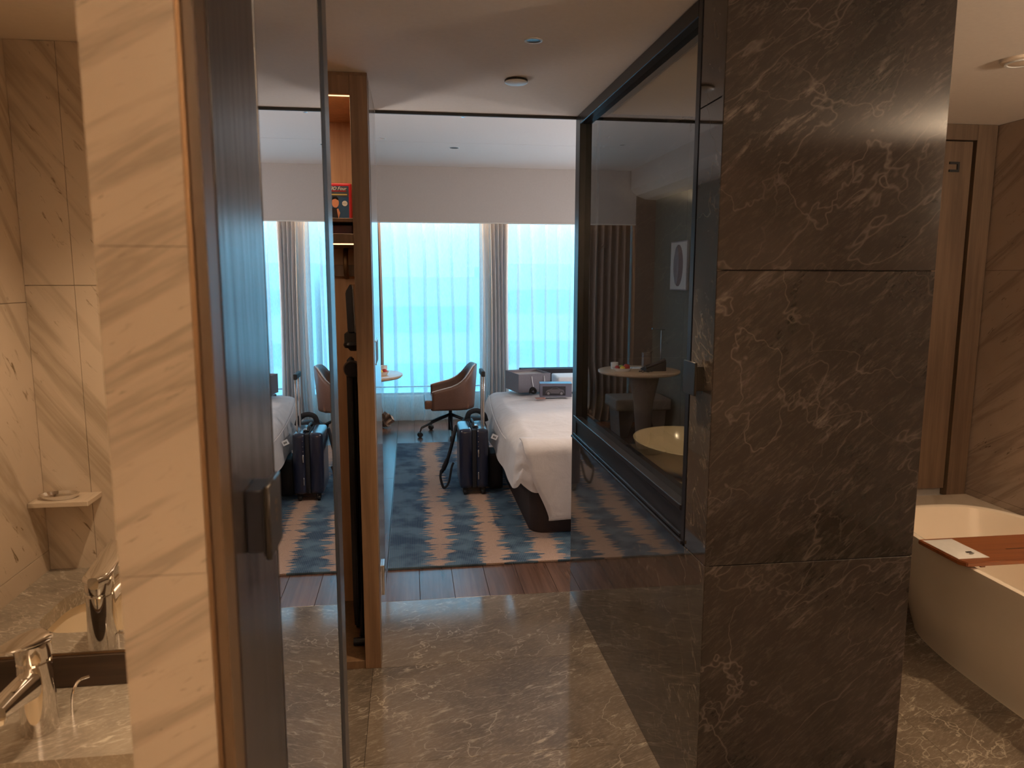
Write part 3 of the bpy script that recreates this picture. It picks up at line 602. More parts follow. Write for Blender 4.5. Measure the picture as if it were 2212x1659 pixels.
# iron in holder + ironing board
ir = thing('steam_iron', 'black steam iron standing upright in its holder in the wardrobe', 'iron', (-0.23, 3.2, 1.26))
obj('holder', prism([(-0.275, 1.348), (-0.207, 1.348), (-0.207, 1.275), (-0.252, 1.275), (-0.275, 1.305)], 'Y', 3.14, 3.26, 0.002), 'black_matte', ir, smooth=False)
obj('body', prism([(-0.262, 1.35), (-0.267, 1.52), (-0.246, 1.555), (-0.240, 1.545), (-0.234, 1.35)], 'Y', 3.16, 3.24, 0.004), 'iron_glass', ir)
obj('sole_plate', prism([(-0.232, 1.35), (-0.238, 1.545), (-0.234, 1.552), (-0.226, 1.35)], 'Y', 3.15, 3.25, 0.001), 'steel', ir)
obj('cord_reel', lathe([(0, -0.012), (0.035, -0.012), (0.04, 0), (0.035, 0.012), (0, 0.012)], (0, 0, 0), 24), 'black_metal', ir, local=True).location = (-0.012, -0.04, 0.04)
ib = thing('ironing_board', 'folded ironing board with black cover and chrome feet in the wardrobe', 'ironing board', (-0.24, 3.15, 0.034))
obj('board', prism([(3.03, 1.22), (3.07, 1.25), (3.16, 1.25), (3.20, 1.22), (3.20, 0.20), (3.15, 0.08), (3.08, 0.08), (3.03, 0.20)], 'X', -0.262, -0.240, 0.006), 'nylon', ib)
obj('leg', tube([(-0.228, 3.04, 1.18), (-0.228, 3.17, 0.06)], 0.009, 10), 'black_metal', ib)
obj('leg', tube([(-0.228, 3.17, 1.18), (-0.228, 3.04, 0.06)], 0.009, 10), 'black_metal', ib)
ft = tube([(-0.262, 3.0, 0.052), (-0.214, 3.0, 0.052)], 0.017, 12); tube([(-0.262, 3.17, 0.052), (-0.214, 3.17, 0.052)], 0.017, 12, ft); tube([(-0.238, 3.0, 0.052), (-0.238, 3.17, 0.052)], 0.006, 8, ft)
obj('foot', ft, 'black_metal', ib)
kn = lathe([(0, -0.02), (0.03, -0.02), (0.036, 0), (0.03, 0.02), (0, 0.02)], (0, 0, 0), 24); kn.transform(Matrix.Translation((-0.236, 3.01, 1.215)) @ RF)
obj('hinge_knob', kn, 'black_metal', ib)

# ================================================================== CEILING FITTINGS
RX180 = Matrix.Rotation(PI, 4, 'X')
def downlight(x, y, z, r, label, mat_in='black_matte', grp=None, name='downlight'):
    t_ = thing(name, label, 'ceiling light', (x, y, z), group=grp)
    obj('rim', lathe([(r*0.78, -0.0006), (r*0.80, -0.003), (r, -0.002), (r, -0.0002)], (x, y, z), 36), 'white_plastic', t_)
    obj('reflector', lathe([(r*0.79, -0.0015), (r*0.5, -0.0005), (0, -0.0004)], (x, y, z), 36), mat_in, t_)
    return t_
downlight(0.399, 2.418, 2.3198, 0.029, 'small recessed downlight, nearer of the two corridor ceiling fittings', 'bronze')
sm = thing('smoke_detector', 'flat white round detector on the corridor ceiling behind the downlight', 'detector', (0.411, 2.885, 2.306))
obj('base_ring', lathe([(0.040, 0.0), (0.044, -0.003), (0.044, -0.008), (0.0, -0.008)], (0.411, 2.885, 2.3198), 36), 'bronze', sm)
obj('cover', lathe([(0.042, -0.008), (0.043, -0.012), (0.036, -0.0155), (0.0, -0.0165)], (0.411, 2.885, 2.3198), 36), 'white_plastic', sm)
downlight(0.403, 6.649, 2.6998, 0.05, 'dark round downlight in the bedroom ceiling near the window')
downlight(-0.20, 6.3, 2.6998, 0.03, 'small fitting on the bedroom ceiling near the table', 'chrome')
sprk = thing('sprinkler', 'tiny metal sprinkler just past the corridor ceiling edge', 'sprinkler', (0.386, 5.316, 2.69))
obj('head', lathe([(0.02, 0), (0.02, -0.004), (0.008, -0.006), (0.008, -0.018), (0.016, -0.02), (0, -0.022)], (0.386, 5.316, 2.6998), 20), 'steel', sprk)
vt = thing('ceiling_vent', 'round white vent disc on the bathroom ceiling above the tub', 'vent', (2.08, 2.38, 2.31))
obj('disc', lathe([(0.065, 0), (0.065, -0.008), (0.05, -0.012), (0, -0.013)], (2.08, 2.38, 2.3198), 36), 'bath_ceiling_paint', vt)
obj('ring', lathe([(0.042, -0.0135), (0.044, -0.016), (0.052, -0.016), (0.052, -0.012)], (2.08, 2.38, 2.3198), 36), 'white_plastic', vt)

# ================================================================== CURTAINS
def sheer(x0, x1, y, z0, z1, period, amp, seed, dense=False):
    rnd = random.Random(seed); n = max(1, int(round((x1-x0)/period))); per = (x1-x0)/n
    offs = [[rnd.uniform(-1, 1) for _ in range(4)] for _ in range(n+1)]
    NZ = 18
    prof = [(0.0, 0.0), (0.2, 0.18), (0.42, 0.05), (0.62, -0.12), (0.76, 0.1), (0.92, 0.8), (0.90, 1.0), (0.80, 0.5), (0.70, -0.2), (0.69, -0.5), (0.80, -0.6), (0.92, -0.3)]
    if dense: prof = [(0.0, -1), (0.25, -0.3), (0.5, 1), (0.75, 0.3)]
    cols = []
    for i in range(n):
        for k, (a, b) in enumerate(prof): cols.append((i, a, b, k))
    cols.append((n, 0.0, prof[0][1], 0))
    def fn(ci, j):
        i, a, b, k = cols[ci]; tz = j/(NZ-1); z = z1 + (z0-z1)*tz; o = offs[min(i, n)]
        sway = per*(0.16*o[0]*tz + 0.10*o[1]*math.sin(tz*PI*1.3+o[2]*2))
        fold = 1.0 if dense else (0.55+0.6*tz+0.25*o[3]*tz)
        aa = a
        if not dense and a > 0.7: aa = 0.82 + (a-0.82)*(0.6+1.0*tz*(0.7+0.5*o[3]))
        endf = 1.0 if 0 < i < n else 0.4
        return (x0 + (i+aa)*per + sway*endf, y + b*amp*fold + 0.010*math.sin(i*1.7+tz*4+o[0])*tz, z)
    return grid(len(cols), NZ, fn)
cu = thing('sheer_curtain', 'white sheer pleated curtain covering the window left of the pier', 'curtain', (0.1, 8.02, 0.02), group=None)
obj('fabric', sheer(-0.60, 0.80, 8.03, 0.03, 2.62, 0.150, 0.040, 3), 'sheer_cloth', cu)
cu2 = thing('sheer_curtain', 'white sheer pleated curtain covering the window right of the pier', 'curtain', (1.8, 8.02, 0.02))
obj('fabric', sheer(1.05, 2.70, 8.03, 0.03, 2.62, 0.150, 0.040, 5), 'sheer_cloth', cu2)
cu3 = thing('sheer_curtain', 'bunched pale sheer curtain edges hanging in front of the pier', 'curtain', (0.93, 8.0, 0.02))
def bunched(x0, x1, y, seed):
    rnd = random.Random(seed); n = 12; NZ = 16; ph_ = [rnd.uniform(-0.4, 0.4) for _ in range(n*4+1)]
    def fn(i, j):
        tz = j/(NZ-1); a = i/(n*4); pinch = 1.0 - 0.22*math.sin(tz*PI)*(0.6+0.4*tz)
        xc = x0 + (x1-x0)*0.55; x = xc + (x0+(x1-x0)*a-xc)*pinch
        return (x + 0.006*math.sin(tz*5+i), y + 0.028*math.sin(i*PI/2+ph_[i])+0.02*a, 2.62 - 2.59*tz)
    return grid(n*4+1, NZ, fn)
obj('fabric', bunched(0.745, 1.07, 7.93, 4), 'sheer_gathered', cu3)
obj('fabric', bunched(0.84, 1.05, 7.895, 8), 'sheer_gathered', cu3)
# brown drape at the left edge, pooled on the floor
dr = thing('blackout_drape', 'brown heavy drape hanging left of the sheer curtain, pooling on the floor', 'curtain', (-0.5, 7.9, 0))
def drape(i, j):
    tz = j/23; a = i/48; xr = -0.300 + 0.040*math.sin(tz*PI)*0.4 - (0.03*math.sin(tz*9) if tz > .75 else 0)
    x = -0.77 + (xr+0.77)*a; fl_ = max(0, (tz-0.93)/0.07)
    return (x + 0.05*fl_*a, 7.90 + 0.035*math.sin(a*2*PI*6) - 0.06*fl_ - 0.03*math.sin(a*8)*fl_, 2.5 - 2.49*tz + (0.02*math.sin(a*20) if tz > .9 else 0)*0.5)
obj('fabric', grid(49, 24, drape), 'drape', dr)
hm_ = bmesh.new()
grid(9, 7, lambda i, j: (-0.36+0.15*i/8+0.03*math.sin(j), 7.80-0.02*i/8+0.05*math.sin(i*1.3+j*0.5), 0.02+0.16*(1-j/6)*(1-0.4*abs(i-4)/4)+0.01*math.sin(i*2.1)), hm_)
obj('pooled_hem', hm_, 'paper_inner', dr)

# ================================================================== BEDROOM
rg = solo('rug', bm_box(-0.146, 2.7, 3.885, 6.975, 0.001, 0.013, 0.004, 2), 'rug_pile', 'blue and beige ikat patterned woven rug on the wooden floor', 'rug', base=(0, 0, 0))
# bed
bd = thing('bed', 'large bed with dark brown base standing on the rug', 'bed', (1.75, 5.35, 0.013))
poly = rr(0.715, 2.85, 4.325, 6.32, 0.09, 6)
obj('base', prism(poly, 'Z', 0.016, 0.33, 0.004), 'bed_base', bd)
obj('mattress', prism(rr(0.70, 2.85, 4.33, 6.30, 0.09, 6), 'Z', 0.332, 0.57, 0.03), 'duvet_cloth', bd)
obj('pillow', bm_box(2.35, 2.82, 4.5, 5.2, 0.60, 0.74, 0.06, 4), 'duvet_cloth', bd)
obj('pillow', bm_box(2.35, 2.82, 5.45, 6.15, 0.60, 0.74, 0.06, 4), 'duvet_cloth', bd)
def cloth(x0, y0, x1, y1, top, r, hang, nx, ny, far_hang=0.3, wr=1.0):
    cx0, cy0, cy1 = x0+r, y0+r, y1-r; arc = r*PI/2
    Lx = (x1-cx0)+arc+hang-r*0; Ly = (cy1-cy0)
    S = [cx0 - arc - hang + (x1-cx0+arc+hang)*i/(nx-1) for i in range(nx)]
    T = [cy0 - arc - hang + (cy1-cy0+2*arc+hang+far_hang)*j/(ny-1) for j in range(ny)]
    rn = random.Random(3); PH = [rn.uniform(0, 6.28) for _ in range(8)]
    def fn(i, j):
        s, t_ = S[i], T[j]; qx = max(s, cx0); qy = min(max(t_, cy0), cy1); dx, dy = s-qx, t_-qy; d_ = math.hypot(dx, dy)
        crown = 0.045*(1-math.exp(-max(0, s-x0)*2.2))*(1-math.exp(-max(0, min(t_-y0, y1-t_))*2.2))
        if d_ < 1e-6: return (s, t_, top + crown + 0.004*math.sin(s*9+PH[0])*math.sin(t_*7+PH[1]))
        nx_, ny_ = dx/d_, dy/d_; m = max(abs(nx_), abs(ny_)); d_ = d_*m     # uniform hem round the corner
        if d_ < arc: a = d_/r; rad, dz = r*math.sin(a), r*(1-math.cos(a))
        else: rad, dz = r + 0.10*(d_-arc) , r + (d_-arc)
        corner = min(1, 2.2*abs(nx_*ny_)); k = min(1, max(0, (d_-0.5*arc)/0.2))
        hemlift = 0.05*k*(1-m)*3
        phi = math.atan2(ny_, nx_)
        w_ = 0.012*wr*k*(math.sin(dz*60+PH[2]+phi*1.5)*corner*0.95 + 0.2*math.sin(phi*9+PH[3])*corner + 0.35*math.sin((s+t_)*11+PH[4]) )
        rad += w_
        return (qx+nx_*rad, qy+ny_*rad, top + crown*math.exp(-dz*8) - dz + hemlift + 0.006*math.sin(t_*8+s*5)*k)
    return grid(nx, ny, fn)
dv = thing('duvet', 'white duvet draped over the near corner of the bed', 'duvet', (1.7, 5.3, 0.55))
obj('cover', cloth(0.625, 4.285, 2.82, 6.36, 0.600, 0.115, 0.190, 130, 130), 'duvet_cloth', dv)
# straight near flap
def flap(i, j):
    a = i/60; s = j/40; xs_ = 0.655 + 0.150*min(1, max(0, (s*0.62-0.10)/0.50)); x = xs_ + (2.80-xs_)*a
    arcz = s*0.62
    if arcz < 0.12: th = arcz/0.12*PI/2; y = 4.42 - 0.165*math.sin(th); z = 0.628 - 0.10*(1-math.cos(th))
    else: y = 4.255 - 0.05*(arcz-0.12); z = 0.528 - (arcz-0.12)*0.80
    z -= 0.026*max(0, 1-s*7)
    y -= 0.010*math.sin(a*30+s*2)*min(1, s*2) + 0.008*math.sin(a*11+1)*s
    x += 0.006*math.sin(s*9)*(1-a)
    return (x, y, z)
fp = grid(61, 41, flap); 
fo = obj('flap', fp, 'duvet_cloth', dv); sm_ = fo.modifiers.new('solid', 'SOLIDIFY'); sm_.thickness = 0.008
obj('hem', grid(61, 3, lambda i, j: (lambda p: (p[0], p[1]-0.008, p[2]+0.026+0.002*j))(flap(i, 40))), 'duvet_cloth', dv)
sl = spline([(0.665, 6.2, 0.585), (0.635, 5.6, 0.53), (0.632, 5.0, 0.50), (0.66, 4.55, 0.515)], 12)
obj('seam_piping', tube([(p.x-0.012, p.y, p.z) for p in sl], 0.003, 6), 'duvet_cloth', dv)
# dark sofa beyond the bed
so = thing('window_sofa', 'dark low sofa back between the bed and the window', 'sofa', (1.7, 7.45, 0))
obj('back', bm_box(1.075, 2.6, 7.15, 7.30, 0.10, 0.685, 0.012, 3), 'sofa_fabric', so)
obj('seat', bm_box(1.085, 2.59, 7.30, 7.74, 0.12, 0.40, 0.02, 3), 'sofa_fabric', so)
for q in ((1.12, 7.2), (2.55, 7.2), (1.12, 7.68), (2.55, 7.68)): obj('leg', bm_box(q[0]-0.02, q[0]+0.02, q[1]-0.02, q[1]+0.02, 0, 0.12), 'black_matte', so, smooth=False)
# gift bag lying on bed (local coords)
BT = 0.640
bgb = thing('paper_bag', 'large grey paper bag with rope handles lying open on the bed', 'bag', (0.872, 5.93, BT), math.radians(13))
def open_box(w_, d_, h, th, tz=0.0):
    b = bm_box(0, w_, 0, th, 0, h); bm_box(0, w_, d_-th, d_, 0, h, bm=b); bm_box(0, th, th, d_-th, 0, h, bm=b); bm_box(w_-th, w_, th, d_-th, 0, h, bm=b); bm_box(0, w_, 0, d_, 0, th, bm=b); return b
obj('body', open_box(0.285, 0.31, 0.155, 0.003), 'paper_grey', bgb, smooth=False, local=True)
obj('inner_lining', bm_box(0.004, 0.281, 0.004, 0.306, 0.05, 0.135), 'paper_inner', bgb, smooth=False, local=True)
for hx in (0.115, 0.225): obj('rope_handle', tube(spline([(hx, -0.003, 0.135), (hx+0.004, -0.010, 0.09), (hx+0.015, -0.014, 0.03), (hx+0.022, -0.02, 0.004)] if hx < .2 else [(hx, -0.003, 0.135), (hx+0.002, -0.008, 0.10), (hx+0.002, -0.012, 0.06), (hx+0.004, -0.012, 0.02)], 5), 0.0032, 8), 'paper_white', bgb, local=True)
# toy car box
tb = thing('car_box', 'grey carton with a dark window showing a model car, on the bed', 'box', (1.008, 5.70, BT+0.002), math.radians(-7))
obj('carton', bm_box(0, 0.255, 0, 0.115, 0, 0.108, 0.001, 1), 'card_grey', tb, smooth=False, local=True)
obj('top_print', bm_box(0.0, 0.255, 0.0, 0.115, 0.1081, 0.1086), 'print_blue', tb, smooth=False, local=True)
cw = obj('display_window', bm_box(0.022, 0.205, -0.0008, 0.0, 0.012, 0.086), 'card_window', tb, smooth=False, local=True)
car = [(0.045, 0.028), (0.050, 0.048), (0.062, 0.058), (0.085, 0.063), (0.100, 0.074), (0.140, 0.076), (0.165, 0.064), (0.188, 0.058), (0.196, 0.040), (0.194, 0.028)]
obj('car_picture', prism(car, 'Y', -0.0014, -0.0009), 'print_grey', cw, smooth=False, local=True)
obj('car_glazing', prism([(0.090, 0.062), (0.103, 0.071), (0.137, 0.073), (0.157, 0.063)], 'Y', -0.0018, -0.0015), 'print_dark', cw, smooth=False, local=True)
for wx_ in (0.068, 0.172):
    for r_, m_, yy in ((0.0165, 'print_dark', -0.0018), (0.0105, 'print_light', -0.0022)):
        q = lathe([(0, 0), (r_, 0), (r_, 0.0003), (0, 0.0003)], (0, 0, 0), 20); q.transform(Matrix.Translation((wx_, yy, 0.030)) @ RF)
        obj('wheel_picture', q, m_, cw, local=True)
obj('end_label', bm_box(0.2552, 0.2556, 0.01, 0.105, 0.008, 0.10), 'print_light', tb, smooth=False, local=True)
solo('white_package', bm_box(1.20, 1.46, 5.93, 6.22, BT, BT+0.125, 0.02, 3), 'paper_white', 'white packet on the bed behind the model car carton', 'packet')
solo('pink_card', bm_box(0.965, 1.04, 5.62, 5.68, BT-0.002, BT+0.004), 'pink_card', 'small pink card lying on the bed before the carton', 'card', smooth=False)
obk = solo('black_cable', tube(spline([(0.955, 5.88, BT+0.006), (0.962, 5.865, BT+0.045), (0.985, 5.86, BT+0.052), (1.005, 5.86, BT+0.03), (0.99, 5.87, BT+0.008), (0.965, 5.865, BT+0.02), (0.985, 5.86, BT+0.04), (1.003, 5.865, BT+0.008)], 6), 0.008, 8), 'black_matte', 'coiled black cable lying between paper bag and carton', 'cable')

# suitcase
sc_ = thing('suitcase', 'navy hard shell cabin suitcase with raised handle beside the bed', 'suitcase', (0.435, 5.34, 0.013))
def shell(x0, x1): return bm_box(x0, x1, 5.17, 5.52, 0.065, 0.505, 0.044, 5)
obj('front_shell', shell(0.333, 0.430), 'navy_shell', sc_)
obj('back_shell', shell(0.452, 0.543), 'navy_shell', sc_)
obj('zip_band', bm_box(0.425, 0.457, 5.176, 5.514, 0.071, 0.500, 0.012, 2), 'nylon', sc_)
for z in (0.30, 0.135): obj('side_stud', bm_box(0.464, 0.474, 5.163, 5.172, z, z+0.055, 0.002, 1), 'steel', sc_)
for z in (0.375, 0.410, 0.45): obj('rivet', bm_box(0.466, 0.471, 5.166, 5.171, z, z+0.005), 'steel', sc_, smooth=False)
obj('corner_guard', bm_box(0.404, 0.414, 5.19, 5.23, 0.500, 0.507, 0.002, 1), 'steel', sc_)
lk = obj('lock', bm_box(0.44, 0.475, 5.25, 5.33, 0.503, 0.518, 0.004, 2), 'steel', sc_)
obj('dial', bm_box(0.447, 0.468, 5.246, 5.252, 0.505, 0.514), 'black_matte', lk, smooth=False)
obj('carry_handle', tube(spline([(0.44, 5.25, 0.505), (0.44, 5.28, 0.53), (0.44, 5.42, 0.53), (0.44, 5.45, 0.505)], 5), 0.009, 8), 'black_matte', sc_)
for y in (5.27, 5.42): obj('handle_rod', bm_box(0.508, 0.522, y-0.011, y+0.011, 0.50, 0.875, 0.002, 1), 'steel', sc_)
obj('handle_grip', bm_box(0.500, 0.528, 5.245, 5.445, 0.872, 0.912, 0.010, 3), 'black_matte', sc_)
for x in (0.375, 0.505):
    for y in (5.21, 5.48):
        wl = obj('wheel_fork', bm_box(x-0.018, x+0.018, y-0.014, y+0.014, 0.030, 0.070, 0.004, 1), 'black_matte', sc_)
        q = lathe([(0, -0.012), (0.018, -0.012), (0.0205, -0.008), (0.0205, 0.008), (0.018, 0.012), (0, 0.012)], (0, 0, 0), 20); q.transform(Matrix.Translation((x, y, 0.034)) @ Matrix.Rotation(PI/2, 4, 'Y'))
        obj('wheel', q, 'black_matte', wl)
# backpack behind the case
bp_ = thing('backpack', 'black backpack with a white tag leaning between suitcase and bed', 'backpack', (0.62, 5.6, 0.013))
def pack(i, j):
    a = 2*PI*i/28; tz = j/12; ca, sa = math.cos(a), math.sin(a); e = 0.6
    rad = [0.0, 0.8, 0.95, 1, 1.02, 1.03, 1.02, 1, 0.97, 0.92, 0.8, 0.55, 0.0][j]
    return (0.490-0.02*tz + 0.110*rad*math.copysign(abs(ca)**e, ca), 5.66 + 0.11*rad*math.copysign(abs(sa)**e, sa), 0.016+[0, 0, 0.03, 0.09, 0.15, 0.2, 0.26, 0.32, 0.37, 0.42, 0.46, 0.485, 0.49][j])
obj('body', grid(28, 13, pack, closeu=True), 'nylon', bp_)
obj('side_pocket', bm_box(0.560, 0.665, 5.30, 5.545, 0.016, 0.29, 0.04, 3), 'nylon', bp_)
obj('top_loop', tube(spline([(0.42, 5.62, 0.485), (0.44, 5.61, 0.545), (0.50, 5.61, 0.56), (0.55, 5.61, 0.53), (0.57, 5.62, 0.475)], 6), 0.010, 8, flat=2.0), 'nylon', bp_)
obj('shoulder_strap', tube(spline([(0.335, 5.60, 0.44), (0.305, 5.50, 0.36), (0.265, 5.42, 0.25), (0.225, 5.36, 0.175), (0.205, 5.33, 0.155)], 6), [0.012]*14+[0.016]*5+[0.012]*6, 8, flat=1.8), 'nylon', bp_)
obj('strap_loop', tube(spline([(0.208, 5.33, 0.17), (0.200, 5.33, 0.12), (0.215, 5.33, 0.05), (0.232, 5.33, 0.035), (0.262, 5.34, 0.075), (0.285, 5.36, 0.18), (0.30, 5.38, 0.21)], 6), 0.006, 8, flat=1.5), 'nylon', bp_)
tgm = bm_box(-0.022, 0.022, -0.0008, 0.0008, -0.018, 0.018); tgm.transform(Matrix.Translation((0.585, 5.17, 0.445)) @ Matrix.Rotation(math.radians(25), 4, 'Y'))
tg_ = obj('tag', tgm, 'paper_white', bp_, smooth=False); tg_['label'] = 'white luggage tag'
q = bmesh.new()
for k_ in (-0.010, -0.002, 0.006): bm_box(k_, k_+0.005, -0.0014, -0.0009, -0.008, 0.006, bm=q)
q.transform(Matrix.Translation((0.585, 5.17, 0.445)) @ Matrix.Rotation(math.radians(25), 4, 'Y')); obj('tag_print', q, 'print_dark', tg_, smooth=False)

# swivel chair (local: faces -X, seat centre at 0,0)
ch = thing('swivel_chair', 'brown leather swivel chair with pale piping near the window', 'chair', (0.385, 7.37, 0), 0)
def top_h(x):
    pts = [(-0.19, 0.475), (-0.12, 0.495), (0.0, 0.525), (0.08, 0.56), (0.14, 0.62), (0.19, 0.69), (0.215, 0.718), (0.26, 0.722)]
    for (a, b), (c_, d_) in zip(pts, pts[1:]):
        if x <= c_: return b + (d_-b)*max(0, (x-a)/(c_-a))
    return pts[-1][1]
path = []
for k_ in range(9): path.append((-0.19 + 0.25*k_/8, -0.265))
for k_ in range(1, 16): a = -PI/2 + PI*k_/16; path.append((0.06 + 0.185*math.cos(a), 0.265*math.sin(a)))
for k_ in range(9): path.append((0.06 - 0.25*k_/8, 0.265))
def shellp(i, j, ins=0.0):
    x, y = path[i]; tz = j/9; zt = top_h(x); z = 0.295 + (zt-0.295)*tz; f = 0.90 + 0.10*min(1, tz*1.2) + (0.03*tz if x > 0.1 else 0)
    cx, cy = 0.03, 0; return ((cx + (x-cx)*f) if x > 0 else x, cy+(y-cy)*(f-ins), z)
so_ = obj('back_shell', grid(len(path), 10, shellp), 'leather', ch, local=True); md = so_.modifiers.new('s', 'SOLIDIFY'); md.thickness = 0.035; md.offset = 0
obj('piping', tube([(lambda p: (p[0], p[1], p[2]+0.002))(shellp(i, 9)) for i in range(len(path))], 0.006, 8), 'piping_pale', ch, local=True)
obj('seat', bm_box(-0.262, 0.17, -0.225, 0.225, 0.300, 0.392, 0.035, 4), 'leather_seat', ch, local=True)
obj('under_tray', bm_box(-0.20, 0.16, -0.20, 0.20, 0.285, 0.302, 0.006, 1), 'black_matte', ch, local=True)
obj('gas_lift', lathe([(0, 0.05), (0.024, 0.05), (0.024, 0.22), (0.017, 0.225), (0.017, 0.29), (0, 0.29)], (0, 0, 0), 20), 'black_metal', ch, local=True)
for k_ in range(5):
    a = math.radians(-162 + 72*k_); cx_, cy_ = math.cos(a), math.sin(a)
    obj('base_leg', tube([(0.015*cx_, 0.015*cy_, 0.205), (0.16*cx_, 0.16*cy_, 0.155), (0.31*cx_, 0.31*cy_, 0.095), (0.325*cx_, 0.325*cy_, 0.05)], [0.017, 0.014, 0.011, 0.009], 8), 'black_metal', ch, local=True)
    q = lathe([(0, -0.02), (0.022, -0.02), (0.027, -0.012), (0.027, 0.012), (0.022, 0.02), (0, 0.02)], (0, 0, 0), 20); q.transform(Matrix.Translation((0.325*cx_, 0.325*cy_, 0.0275)) @ Matrix.Rotation(a, 4, 'Z') @ RF)
    obj('castor', q, 'black_matte', ch, local=True)
# round table
TCX, TCY = -0.445, 6.45
tbl = thing('round_table', 'round pale wooden table on a dark pedestal by the window', 'table', (TCX, TCY, 0))
obj('table_top', lathe([(0, 0.722), (0.355, 0.722), (0.370, 0.735), (0.370, 0.748), (0.366, 0.75), (0, 0.75)], (TCX, TCY, 0), 56), 'table_wood', tbl)
obj('pedestal', lathe([(0, 0.02), (0.05, 0.02), (0.06, 0.08), (0.09, 0.45), (0.14, 0.70), (0.15, 0.722), (0, 0.722)], (TCX-0.05, TCY, 0), 32), 'brown_panel', tbl)
obj('foot_plate', lathe([(0, 0.0), (0.22, 0.0), (0.22, 0.012), (0.06, 0.02), (0, 0.02)], (TCX-0.05, TCY, 0), 40), 'black_metal', tbl)
# fruit plate, fruit, cup, phone, lamp, carafe on table
pz = 0.7505
plx, ply = -0.275, 6.40
solo('fruit_plate', lathe([(0, 0.004), (0.06, 0.004), (0.085, 0.03), (0.09, 0.03), (0.065, 0.0), (0, 0.0)], (plx, ply, pz), 32), 'plate_white', 'white shallow plate of fruit on the round table', 'plate', base=(plx, ply, pz))
def fruit(n_, dx, dy, r_, mat, lab):
    prof = [(0, -r_*0.86)] + [(r_*math.cos(a), r_*0.92*math.sin(a)) for a in [(-70+20*k)*PI/180 for k in range(8)]] + [(0.004, r_*0.80)]
    b = lathe(prof + [(0, r_*0.78)], (plx+dx, ply+dy, pz+0.006+r_*0.88), 20)
    o = solo(n_, b, mat, lab, 'fruit', group='fruit on the plate'); return o
fruit('apple', -0.035, -0.005, 0.032, 'fruit_red', 'red apple on the plate, towards the phone')
fruit('lemon', 0.012, -0.042, 0.024, 'fruit_yellow', 'yellow fruit in the middle of the plate')
fruit('plum', 0.045, 0.015, 0.024, 'fruit_red', 'dark red plum on the plate beside the cup')
fruit('pear', -0.002, 0.042, 0.024, 'fruit_green', 'green fruit at the back of the plate')
mgx, mgy = -0.245, 6.56
solo('cup', lathe([(0, 0), (0.032, 0), (0.036, 0.06), (0.034, 0.06), (0.030, 0.004), (0, 0.004)], (mgx, mgy, pz), 28), 'plate_white', 'white cup on the table behind the fruit plate', 'cup', base=(mgx, mgy, pz))
pn = thing('desk_phone', 'black desk telephone with coiled cord on the round table', 'telephone', (-0.58, 6.40, pz))
obj('base', prism([(-0.66, pz), (-0.47, pz), (-0.47, pz+0.012), (-0.66, pz+0.085)], 'Y', 6.33, 6.49, 0.003), 'black_matte', pn)
obj('handset', tube([(-0.655, 6.355, pz+0.10), (-0.57, 6.35, pz+0.065), (-0.475, 6.355, pz+0.034)], [0.019, 0.013, 0.019], 10), 'black_metal', pn)
obj('cord', tube([(-0.46+0.06*math.sin(k*PI/10)+0.004*math.cos(k*2.2), 6.37-0.10*math.sin(k*PI/20), pz+0.006+0.004*math.sin(k*2.2)) for k in range(21)], 0.004, 6), 'black_matte', pn)
lm = thing('desk_lamp', 'slim metal reading lamp standing on the round table', 'lamp', (-0.70, 6.60, pz))
obj('base', lathe([(0, 0), (0.05, 0), (0.05, 0.01), (0, 0.012)], (-0.70, 6.60, pz), 28), 'bronze', lm)
obj('pole', tube([(-0.70, 6.60, pz+0.01), (-0.70, 6.60, pz+0.36)], 0.006, 8), 'steel', lm)
obj('lamp_arm', tube([(-0.73, 6.60, pz+0.355), (-0.60, 6.58, pz+0.365)], 0.008, 8), 'steel', lm)
solo('tissue_box', bm_box(-0.60, -0.535, 6.60, 6.66, pz, pz+0.14, 0.004, 2), 'brown_panel', 'tall brown holder standing on the table behind the telephone', 'holder')
solo('paper_sheet', bm_box(-0.52, -0.38, 6.52, 6.66, pz, pz+0.004), 'paper_white', 'flat white notepad on the round table', 'notepad', smooth=False)
# stool by the window
st = thing('upholstered_stool', 'brown upholstered bench seat by the window beyond the table', 'stool', (-0.67, 7.2, 0))
obj('seat', bm_box(-0.96, -0.39, 6.98, 7.42, 0.27, 0.385, 0.03, 3), 'stool_fabric', st)
obj('leg', prism([(-0.90, 0), (-0.82, 0), (-0.74, 0.27), (-0.92, 0.27)], 'Y', 7.02, 7.38, 0.004), 'brown_panel', st)
obj('leg', prism([(-0.45, 0), (-0.53, 0), (-0.61, 0.27), (-0.43, 0.27)], 'Y', 7.02, 7.38, 0.004), 'brown_panel', st)
# art on green wall
ar = thing('wall_art', 'pale framed print of a large oval on the green wall', 'picture', (-1.0, 6.97, 1.46))
obj('frame', bm_box(-1.0, -0.978, 6.745, 7.19, 1.462, 1.935, 0.002, 1), 'print_light', ar, smooth=False)
obj('print', bm_box(-0.978, -0.976, 6.757, 7.178, 1.474, 1.923), 'art_paper', ar, smooth=False)
q = lathe([(0, 0), (0.125, 0), (0.125, 0.002), (0, 0.002)], (0, 0, 0), 40, sx=1.6); q.transform(Matrix.Translation((-0.976, 6.967, 1.70)) @ Matrix.Rotation(PI/2, 4, 'Y'))
obj('oval', q, 'art_oval', ar)
q = lathe([(0, 0), (0.115, 0), (0.115, 0.001), (0, 0.001)], (0, 0, 0), 40, sx=1.6, sy=0.55); q.transform(Matrix.Translation((-0.9738, 7.015, 1.70)) @ Matrix.Rotation(PI/2, 4, 'Y'))
obj('oval_highlight', q, 'print_light', ar)

